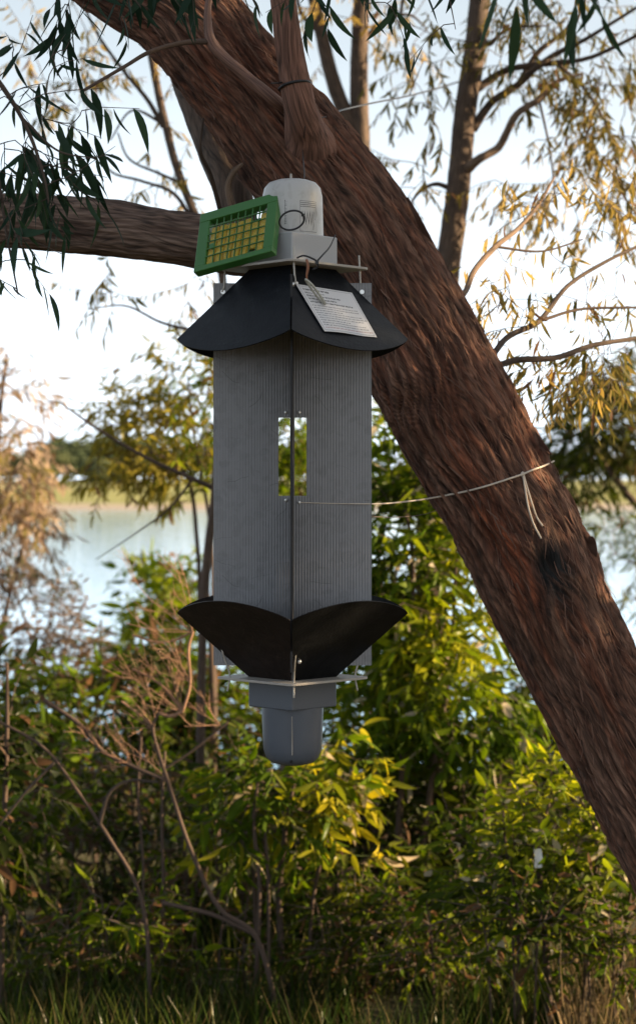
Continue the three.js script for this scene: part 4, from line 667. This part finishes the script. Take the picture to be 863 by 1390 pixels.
bush({ name: 'wattle_bush', label: 'yellow-lit wattle bush directly below the trap cup', x: 390, d: 6.1, seed: 48, stems: [stemTo(385, 6.1, [[380, 1200], [390, 1110], [400, 1060]], 16, 5), stemTo(350, 6.1, [[345, 1200], [340, 1120], [345, 1080]], 9, 4), stemTo(420, 6.1, [[425, 1220], [450, 1120], [470, 1060]], 9, 4), stemTo(330, 6.2, [[335, 1230], [360, 1150]], 6, 3)],
  blobs: [blob(395, 1080, 95, 40, 6.1, 50), blob(460, 1055, 40, 40, 6.1, 20), blob(345, 1130, 70, 45, 6.1, 30), blob(450, 1150, 55, 60, 6.1, 26), blob(330, 1070, 45, 40, 6.1, 14)], leaf: 'wattle', len: 0.085, per: 9, spread: 0.12, droop: 0.6, dead: 0.05, deadGlintC: [0.55, 0.44, 0.28], colors: [GREEN[1], GREEN[2], ...YELLOW], singles: 300 });  // cream colour here stands for sun glints and dry flowers
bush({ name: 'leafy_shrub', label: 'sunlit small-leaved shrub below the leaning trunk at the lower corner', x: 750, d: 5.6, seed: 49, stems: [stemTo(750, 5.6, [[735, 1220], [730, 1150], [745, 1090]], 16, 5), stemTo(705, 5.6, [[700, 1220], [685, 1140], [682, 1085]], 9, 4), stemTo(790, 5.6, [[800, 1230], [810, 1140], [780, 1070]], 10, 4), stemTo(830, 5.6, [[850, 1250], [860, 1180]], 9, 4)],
  blobs: [blob(760, 1120, 75, 60, 5.6, 90), blob(820, 1190, 60, 70, 5.6, 70), blob(720, 1200, 80, 60, 5.6, 60), blob(670, 1180, 70, 80, 5.8, 40), blob(780, 1070, 30, 30, 5.7, 14)], leaf: 'broad', len: 0.058, per: 8, spread: 0.12, droop: 0.3, dead: 0.06, deadGlintC: [0.55, 0.47, 0.33], colors: LIT, singles: 300 });  // sun glints and dry flowers put in as cream leaves
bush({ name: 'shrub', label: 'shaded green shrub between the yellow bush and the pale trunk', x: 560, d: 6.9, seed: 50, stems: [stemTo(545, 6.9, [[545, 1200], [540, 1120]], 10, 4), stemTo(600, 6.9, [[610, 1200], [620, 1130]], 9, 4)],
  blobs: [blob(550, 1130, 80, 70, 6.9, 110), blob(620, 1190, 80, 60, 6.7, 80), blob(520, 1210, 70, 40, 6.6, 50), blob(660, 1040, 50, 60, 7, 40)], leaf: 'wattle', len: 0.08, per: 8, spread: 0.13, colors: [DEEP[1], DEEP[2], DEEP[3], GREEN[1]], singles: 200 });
// dense scrub further down the slope closes the view
[[-30, 9.5, 'dense dark scrub bush down the slope at the left edge'], [150, 10.5, 'dense dark scrub bush behind the bare sapling'], [320, 9.8, 'dense dark scrub bush behind the trap cup'], [470, 10.2, 'dense dark scrub bush between cup and pale trunk'], [640, 9.6, 'dense dark scrub bush behind the pale trunk'], [800, 9.8, 'dense dark scrub bush behind the leaning trunk']].forEach(([x, d, label], i) => {
  bush({ name: 'scrub_bush', label, x, d, seed: 60 + i, stems: [stemTo(x, d, [[x - 5, 1100], [x - 20, 960]], 12, 4), stemTo(x + 30, d, [[x + 30, 1080], [x + 50, 960]], 10, 4), stemTo(x - 40, d, [[x - 50, 1080], [x - 60, 980]], 10, 4)],
    blobs: [blob(x, 960 + 20 * (i % 2), 110, 70, d, 150), blob(x, 1060, 120, 80, d, 190), blob(x + 10, 1160, 110, 60, d, 90)], leaf: 'wattle', len: 0.10, per: 8, spread: 0.16, colors: [DEEP[0], DEEP[1], DEEP[2], GREEN[0]], singles: 0 });
});
// low shaded scrub in front of it
[[70, 6.9, 'low dark shrub in the shade behind the bare leaning sapling'], [190, 7.0, 'low dark shrub behind the dead branch'], [300, 6.8, 'low dark shrub between the dead branch and the yellow bush'], [470, 6.9, 'low dark shrub behind the yellow bush'], [640, 6.8, 'low dark shrub at the foot of the pale trunk']].forEach(([x, d, label], i) => {
  bush({ name: 'scrub_bush', label, x, d, seed: 160 + i, stems: [stemTo(x, d, [[x - 5, 1180], [x - 12, 1060]], 9, 4), stemTo(x + 30, d, [[x + 30, 1150], [x + 40, 1040]], 8, 3), stemTo(x - 40, d, [[x - 50, 1160], [x - 60, 1080]], 8, 3)],
    dead: i < 3 ? 0.3 : 0.14, deadGlintC: [0.10, 0.062, 0.034], twigMat: M.greyTwig, blobs: [blob(x, 1075, 90, 60, d, i < 3 ? 44 : 80), blob(x + 10, 1150, 90, 60, d, i < 3 ? 60 : 110), blob(x - 10, 1220, 95, 35, d, i < 3 ? 60 : 90)], leaf: i % 2 ? 'broad' : 'wattle', len: i % 2 ? 0.05 : 0.075, per: 8, spread: 0.14, colors: [DEEP[0], DEEP[1], DEEP[2], DEEP[3], GREEN[2]], singles: 60 });
});
[[40, 6.2, 'low weedy shrub in the grass below the dark shrub'], [150, 6.0, 'low weedy shrub at the foot of the bare leaning sapling'], [270, 6.1, 'low weedy shrub at the foot of the dead branch'], [480, 6.1, 'low weedy shrub in the grass right of the yellow bush'], [590, 5.9, 'low weedy shrub in the grass below the pale trunk'], [700, 5.5, 'low weedy shrub at the foot of the sunlit corner shrub'], [835, 5.5, 'low weedy shrub among the straw in the corner']].forEach(([x, d, label], i) => {
  bush({ name: 'weed_shrub', label, x, d, seed: 260 + i, stems: [stemTo(x, d, [[x - 5, 1270], [x - 12, 1220]], 6, 3), stemTo(x + 25, d, [[x + 30, 1270], [x + 40, 1210]], 6, 2), stemTo(x - 30, d, [[x - 40, 1280], [x - 50, 1230]], 6, 2)],
    dead: 0.16, twigMat: M.greyTwig, blobs: [blob(x, 1240, 75, 35, d, 60), blob(x + 10, 1290, 80, 30, d, 60)], leaf: i % 2 ? 'wattle' : 'broad', len: i % 2 ? 0.065 : 0.045, per: 7, spread: 0.11, colors: [DEEP[1], DEEP[2], DEEP[3], GREEN[1], GREEN[3]], singles: 60 });
});
// right dark tree in the middle distance
bush({ name: 'bushy_tree', label: 'dark green bushy tree to the right of the leaning trunk near the water', cat: 'tree', x: 930, d: 10.5, seed: 51, mat: M.gumBark, stems: [stemTo(930, 10.5, [[915, 850], [890, 720], [850, 670], [820, 630], [790, 590]], 26, 6), stemTo(935, 10.5, [[940, 800], [900, 620], [860, 560]], 20, 6), stemTo(935, 10.5, [[930, 850], [890, 780], [850, 760]], 12, 5)],
  blobs: [blob(815, 585, 65, 50, 10.5, 230), blob(860, 560, 50, 75, 10.5, 150), blob(790, 630, 45, 40, 10.5, 60), blob(850, 760, 45, 55, 10.3, 50), blob(850, 840, 40, 30, 10.2, 24), blob(790, 700, 40, 40, 10.6, 12), blob(920, 680, 70, 160, 10.5, 90)], leaf: 'gum', len: 0.11, per: 8, spread: 0.15, droop: 0.7, colors: [DEEP[1], DEEP[2], DEEP[3], [0.12, 0.11, 0.03]], singles: 0 });

// bare dead branch with pale twigs
{
  const d = 5.7, main = stemTo(385, d, [[345, 1268], [300, 1235], [258, 1150], [228, 1060], [212, 1010], [208, 985], [216, 968]], 11, 5);
  const t = thing('dead_branch', 'bare dead shrub with a spray of pale tan twigs', 'shrub', main[0].p.clone());
  part('stem', tubeOf(main, { n: 60, sides: 9, rough: 0.12 }), M.twig, t);
  const hubs = [[[216, 968], [232, 972], [248, 966], 5], [[248, 966], [258, 930], [256, 880], [262, 857], 4], [[208, 985], [190, 970], [165, 952], 3], [[248, 966], [230, 940], [205, 920], [180, 908], 3], [[262, 857], [240, 868], [215, 872], [180, 862], 3], [[345, 1268], [290, 1242], [250, 1232], [220, 1225], 6], [[228, 1060], [180, 1040], [140, 1020], [110, 985], [60, 950], 6], [[222, 1045], [260, 1020], [310, 980], 3]].map(h => path(h.slice(0, -1).map(q => [...q, h[h.length - 1]]), d));
  hubs.forEach((h, i) => part('branch', tubeOf(h, { n: 20, sides: 7, rough: 0.12 }), i < 5 ? M.dryTwig : M.twig, t));
  const r = rngOf(71), tw = [];
  const sprout = (p, dir, len, rad, lv) => { const P = [p.clone()], n = 5; let q = p.clone(), dd = dir.clone(); for (let i = 0; i < n; i++) { dd.addScaledVector(randDir(r), 0.2).addScaledVector(Y, 0.05).normalize(); q = q.clone().addScaledVector(dd, len / n); P.push(q); } tw.push(tube(P, [rad, rad * 0.8, rad * 0.45], { n: 10, sides: 5, caps: false, rough: 0.15 })); if (lv) for (let k = 0; k < 3; k++) sprout(P[1 + Math.floor(r() * 4)], dd.clone().addScaledVector(randDir(r), 0.75).normalize(), len * (0.3 + 0.3 * r()), rad * 0.65, lv - 1); };
  for (const [x, y, n, L] of [[248, 966, 9, 0.22], [210, 988, 6, 0.17], [262, 858, 6, 0.24], [258, 925, 4, 0.16], [180, 1040, 4, 0.15], [225, 1055, 3, 0.2], [140, 1020, 4, 0.16], [300, 985, 3, 0.12]]) for (let k = 0; k < n; k++) { const a = (92 + 92 * (k + r()) / n) * Math.PI / 180; sprout(at(x, y, d), V(Math.cos(a), Math.sin(a), (r() - 0.5) * 0.5).normalize(), L * (0.6 + 0.6 * r()), 0.0016, 2); }
  part('twigs', merge(tw), M.dryTwig, t, 'stuff');
  const s2 = stemTo(205, d, [[198, 1250], [185, 1200], [150, 1140], [110, 1080], [60, 1015], [0, 980], [-30, 965]], 9, 5);
  const t2 = thing('bare_sapling', 'bare thin stem leaning across the lower grass', 'sapling', s2[0].p.clone()); part('stem', tubeOf(s2, { n: 50, sides: 8, rough: 0.12 }), M.twig, t2);
  part('branch', tubeOf(path([[135, 1120, 6], [150, 1075, 5], [175, 1060, 4], [215, 1062, 3]], d), { n: 18, sides: 7, rough: 0.1 }), M.darkTwig, t2);
  part('branch', tubeOf(path([[75, 1035, 5], [40, 1070, 4], [0, 1120, 3]], d), { n: 14, sides: 7, rough: 0.1 }), M.darkTwig, t2);
  const stick = (x, y0, list, w, label) => { const s = stemTo(x, 6, list, w, w * 0.6), o = thing('bare_sapling', label, 'sapling', s[0].p.clone()); part('stem', tubeOf(s, { n: 30, sides: 8, rough: 0.12 }), M.twig, o); };
  stick(218, 0, [[222, 1200], [220, 1100], [224, 1020]], 8, 'upright thin dark stem beside the dead shrub');
  stick(188, 0, [[195, 1180], [188, 1080], [192, 1000]], 6, 'upright thin stem left of the dead shrub');
  stick(345, 0, [[352, 1200], [345, 1120], [350, 1060]], 10, 'upright dark stem below the trap cup');
  stick(365, 0, [[364, 1200], [360, 1130]], 8, 'short upright dark stem beside the yellow bush');
}
// pale paper tag on a twig in the corner shrub
{
  const t = thing('plant_tag', 'small white tag hanging in the sunlit corner shrub', 'tag', at(729, 1163, 5.45));
  part('card', sheet((u, v) => at(724 + 10 * u + 1.5 * Math.sin(3 * v), 1152 + 26 * v, 5.45 + 0.01 * Math.sin(u * 2.4 + v)), 6, 8, 0.001), std({ color: C(0.72, 0.70, 0.68), roughness: 0.8 }), t);
  part('thread', tube([at(729, 1152, 5.45), at(731, 1142, 5.47), at(730, 1130, 5.5)], [0.0008, 0.0008, 0.0008], { n: 6, sides: 5 }), M.greyTwig, t);
}
// trees out past the right edge: they shade this spot and break the low sun into flecks
{
  const shade = (x, z, h, blobs, n, seed, label) => {
    const b = V(x, gh(x, z), z), t = thing('shade_tree', label, 'tree', b), stems = [];
    const st = (dx, dy, dz) => { const s = [{ p: b.clone().add(V(dx * 0.1, -0.05, 0)), r: 0.09 }, { p: b.clone().add(V(dx * 0.4, dy * 0.5, dz * 0.4)), r: 0.07 }, { p: b.clone().add(V(dx, dy, dz)), r: 0.03 }]; stems.push(s); part('trunk', tubeOf(s, { n: 20, sides: 10, rough: 0.08 }), M.gumBark, t); };
    st(0.2, h * 0.8, 0.5); st(-0.2, h * 0.7, -0.6); st(0.1, h * 0.6, 0.1);
    grow(t, { stems, leaf: 'wattle', len: 0.15, per: 9, spread: 0.2, droop: 0.8, colors: DEEP, seed, blobs: blobs.map(q => ({ c: V(q[0], q[1], q[2]), r: V(q[3], q[4], q[5]), n: q[6] })), singles: 0, twigR: 0.003, gaps: n > 0 });
  };
  shade(5.2, -3.2, 5, [[5.2, 2.9, -3.25, 1.3, 1.3, 1.1, 1100], [5.2, 4.4, -3.2, 1.2, 1.1, 1.05, 750], [5.0, 1.6, -3.3, 1.1, 1.0, 1.0, 500], [5.2, 3.4, -1.7, 1.2, 1.6, 1.2, 420]], 0, 81, 'dense tree beside the trap that shades it');
  shade(6.2, -6.6, 4, [[6.2, 2.5, -6.4, 1.0, 1.3, 1.2, 60], [6.2, 1.1, -6.8, 1.0, 0.7, 1.4, 50]], 1, 82, 'open tree beside the scrub that breaks the sunlight');
}
// ---------------------------------------------------------------- grass
{
  const blade = (() => { const pos = [], idx = []; for (let i = 0; i <= 4; i++) { const t = i / 4, w = 0.02 * (1 - t * 0.95); pos.push(-w, t, 0.28 * t * t, w, t, 0.28 * t * t); } for (let i = 0; i < 4; i++) { const k = i * 2; idx.push(k, k + 1, k + 2, k + 1, k + 3, k + 2); } return geoOf(pos, idx); })();
  const r = rngOf(99), put = (name, label, n, place, hs, cols, through) => {
    const im = new THREE.InstancedMesh(blade, leafMat(C(1, 1, 1), through), n), m = new THREE.Matrix4();
    for (let i = 0; i < n; i++) { const [x, z] = place(), h = hs[0] + (hs[1] - hs[0]) * r() * r(), c = cols[Math.floor(r() * cols.length)], k = 0.7 + 0.6 * r(); m.compose(V(x, gh(x, z) - 0.01, z), new THREE.Quaternion().setFromEuler(new THREE.Euler((r() - 0.5) * 0.7, r() * 6.28, (r() - 0.5) * 0.7)), V(0.16 + 0.1 * r(), h, h)); im.setMatrixAt(i, m); im.setColorAt(i, C(c[0] * k, c[1] * k, c[2] * k)); }
    im.name = numbered(name); im.castShadow = im.receiveShadow = true; scene.add(im); tag(im, label, null, null, 'stuff');
  };
  put('grass', 'green grass and weeds at the bottom below the shrubs', 30000, () => { for (;;) { const z = -4.9 - 3.6 * Math.pow(r(), 1.3), x = (r() - 0.5) * (-z * 0.42); if (noise(x * 2.3, z * 2.3, 3) + 0.5 * noise(x * 7, z * 7, 9) > 0.02 + 0.5 * (r() - 0.6)) return [x, z]; } }, [0.04, 0.30], [[0.025, 0.046, 0.004], [0.018, 0.036, 0.004], [0.045, 0.06, 0.006], [0.075, 0.06, 0.024]], 0.35);
  put('straw_grass', 'dry straw grass at the foot of the corner shrub', 500, () => { const p = onGround(760 + 130 * r(), 5.3 + 0.9 * r()); return [p.x, p.z]; }, [0.12, 0.45], [[0.22, 0.16, 0.08], [0.17, 0.12, 0.06], [0.28, 0.2, 0.11]], 0.3);
}

// ---------------------------------------------------------------- leaves: the ones that show are parts, the rest of each plant is one mass
{
  const CS = 3, W = Math.ceil(863 / CS), H = Math.ceil(1390 / CS), zb = new Float32Array(W * H).fill(1e9), who = new Int32Array(W * H).fill(-1), all = [];
  for (const P of PLANTS) for (const L of P.leaves) { L.P = P; L.vis = 0; all.push(L); }
  const block = (x, y, d) => { if (d > D && x > 288 && x < 506 && y > 372 && y < 940) return true; if (d > 4.2) for (let i = 1; i < trunkPx.length; i++) { const [ax, ay, ar] = trunkPx[i - 1], [bx, by] = trunkPx[i], t = Math.max(0, Math.min(1, ((x - ax) * (bx - ax) + (y - ay) * (by - ay)) / ((bx - ax) ** 2 + (by - ay) ** 2))); if (Math.hypot(x - lerp(ax, bx, t), y - lerp(ay, by, t)) < ar * 0.93) return true; } return false; };
  all.forEach((L, n) => {
    const a = toPx(L.p), b = toPx(V(0, 1, 0).applyMatrix4(L.m)); if (a[2] < 0.5) return; L.px = Math.hypot(a[0] - b[0], a[1] - b[1]); const st = Math.max(2, Math.ceil(L.px / CS));
    for (let k = 0; k <= st; k++) { const x = lerp(a[0], b[0], k / st), y = lerp(a[1], b[1], k / st), i = Math.floor(x / CS), j = Math.floor(y / CS); if (i < 0 || j < 0 || i >= W || j >= H || a[2] >= zb[j * W + i] || block(x, y, a[2])) continue; const o = j * W + i; if (who[o] >= 0) all[who[o]].vis--; zb[o] = a[2]; who[o] = n; L.vis++; }
  });
  let nSingles = 0;
  for (const P of PLANTS) {
    const show = P.leaves.filter(L => L.vis >= 3 && L.px >= 10).sort((a, b) => b.vis - a.vis).slice(0, P.singles), single = new Set(show);
    for (const L of show) { const m = mesh('leaf', LEAF[P.kind][L.v], leafMaterial(P.colors[L.c], P.through), P.root); L.m.clone().decompose(m.position, m.quaternion, m.scale); m.position.sub(P.root.position); }
    nSingles += show.length;
    LEAF[P.kind].forEach((g, v) => {
      const rest = P.leaves.filter(L => L.v === v && !single.has(L)); if (!rest.length) return;
      const im = new THREE.InstancedMesh(g, leafMaterial([1, 1, 1], P.through), rest.length), t = new THREE.Matrix4().makeTranslation(-P.root.position.x, -P.root.position.y, -P.root.position.z);
      rest.forEach((L, i) => { im.setMatrixAt(i, t.clone().multiply(L.m)); im.setColorAt(i, C(...P.colors[L.c])); });
      im.name = 'foliage'; im.userData.kind = 'stuff'; im.castShadow = im.receiveShadow = true; P.root.add(im);
    });
  }
  console.log('leaves', all.length, 'single', nSingles);
}

renderer.render(scene, camera);
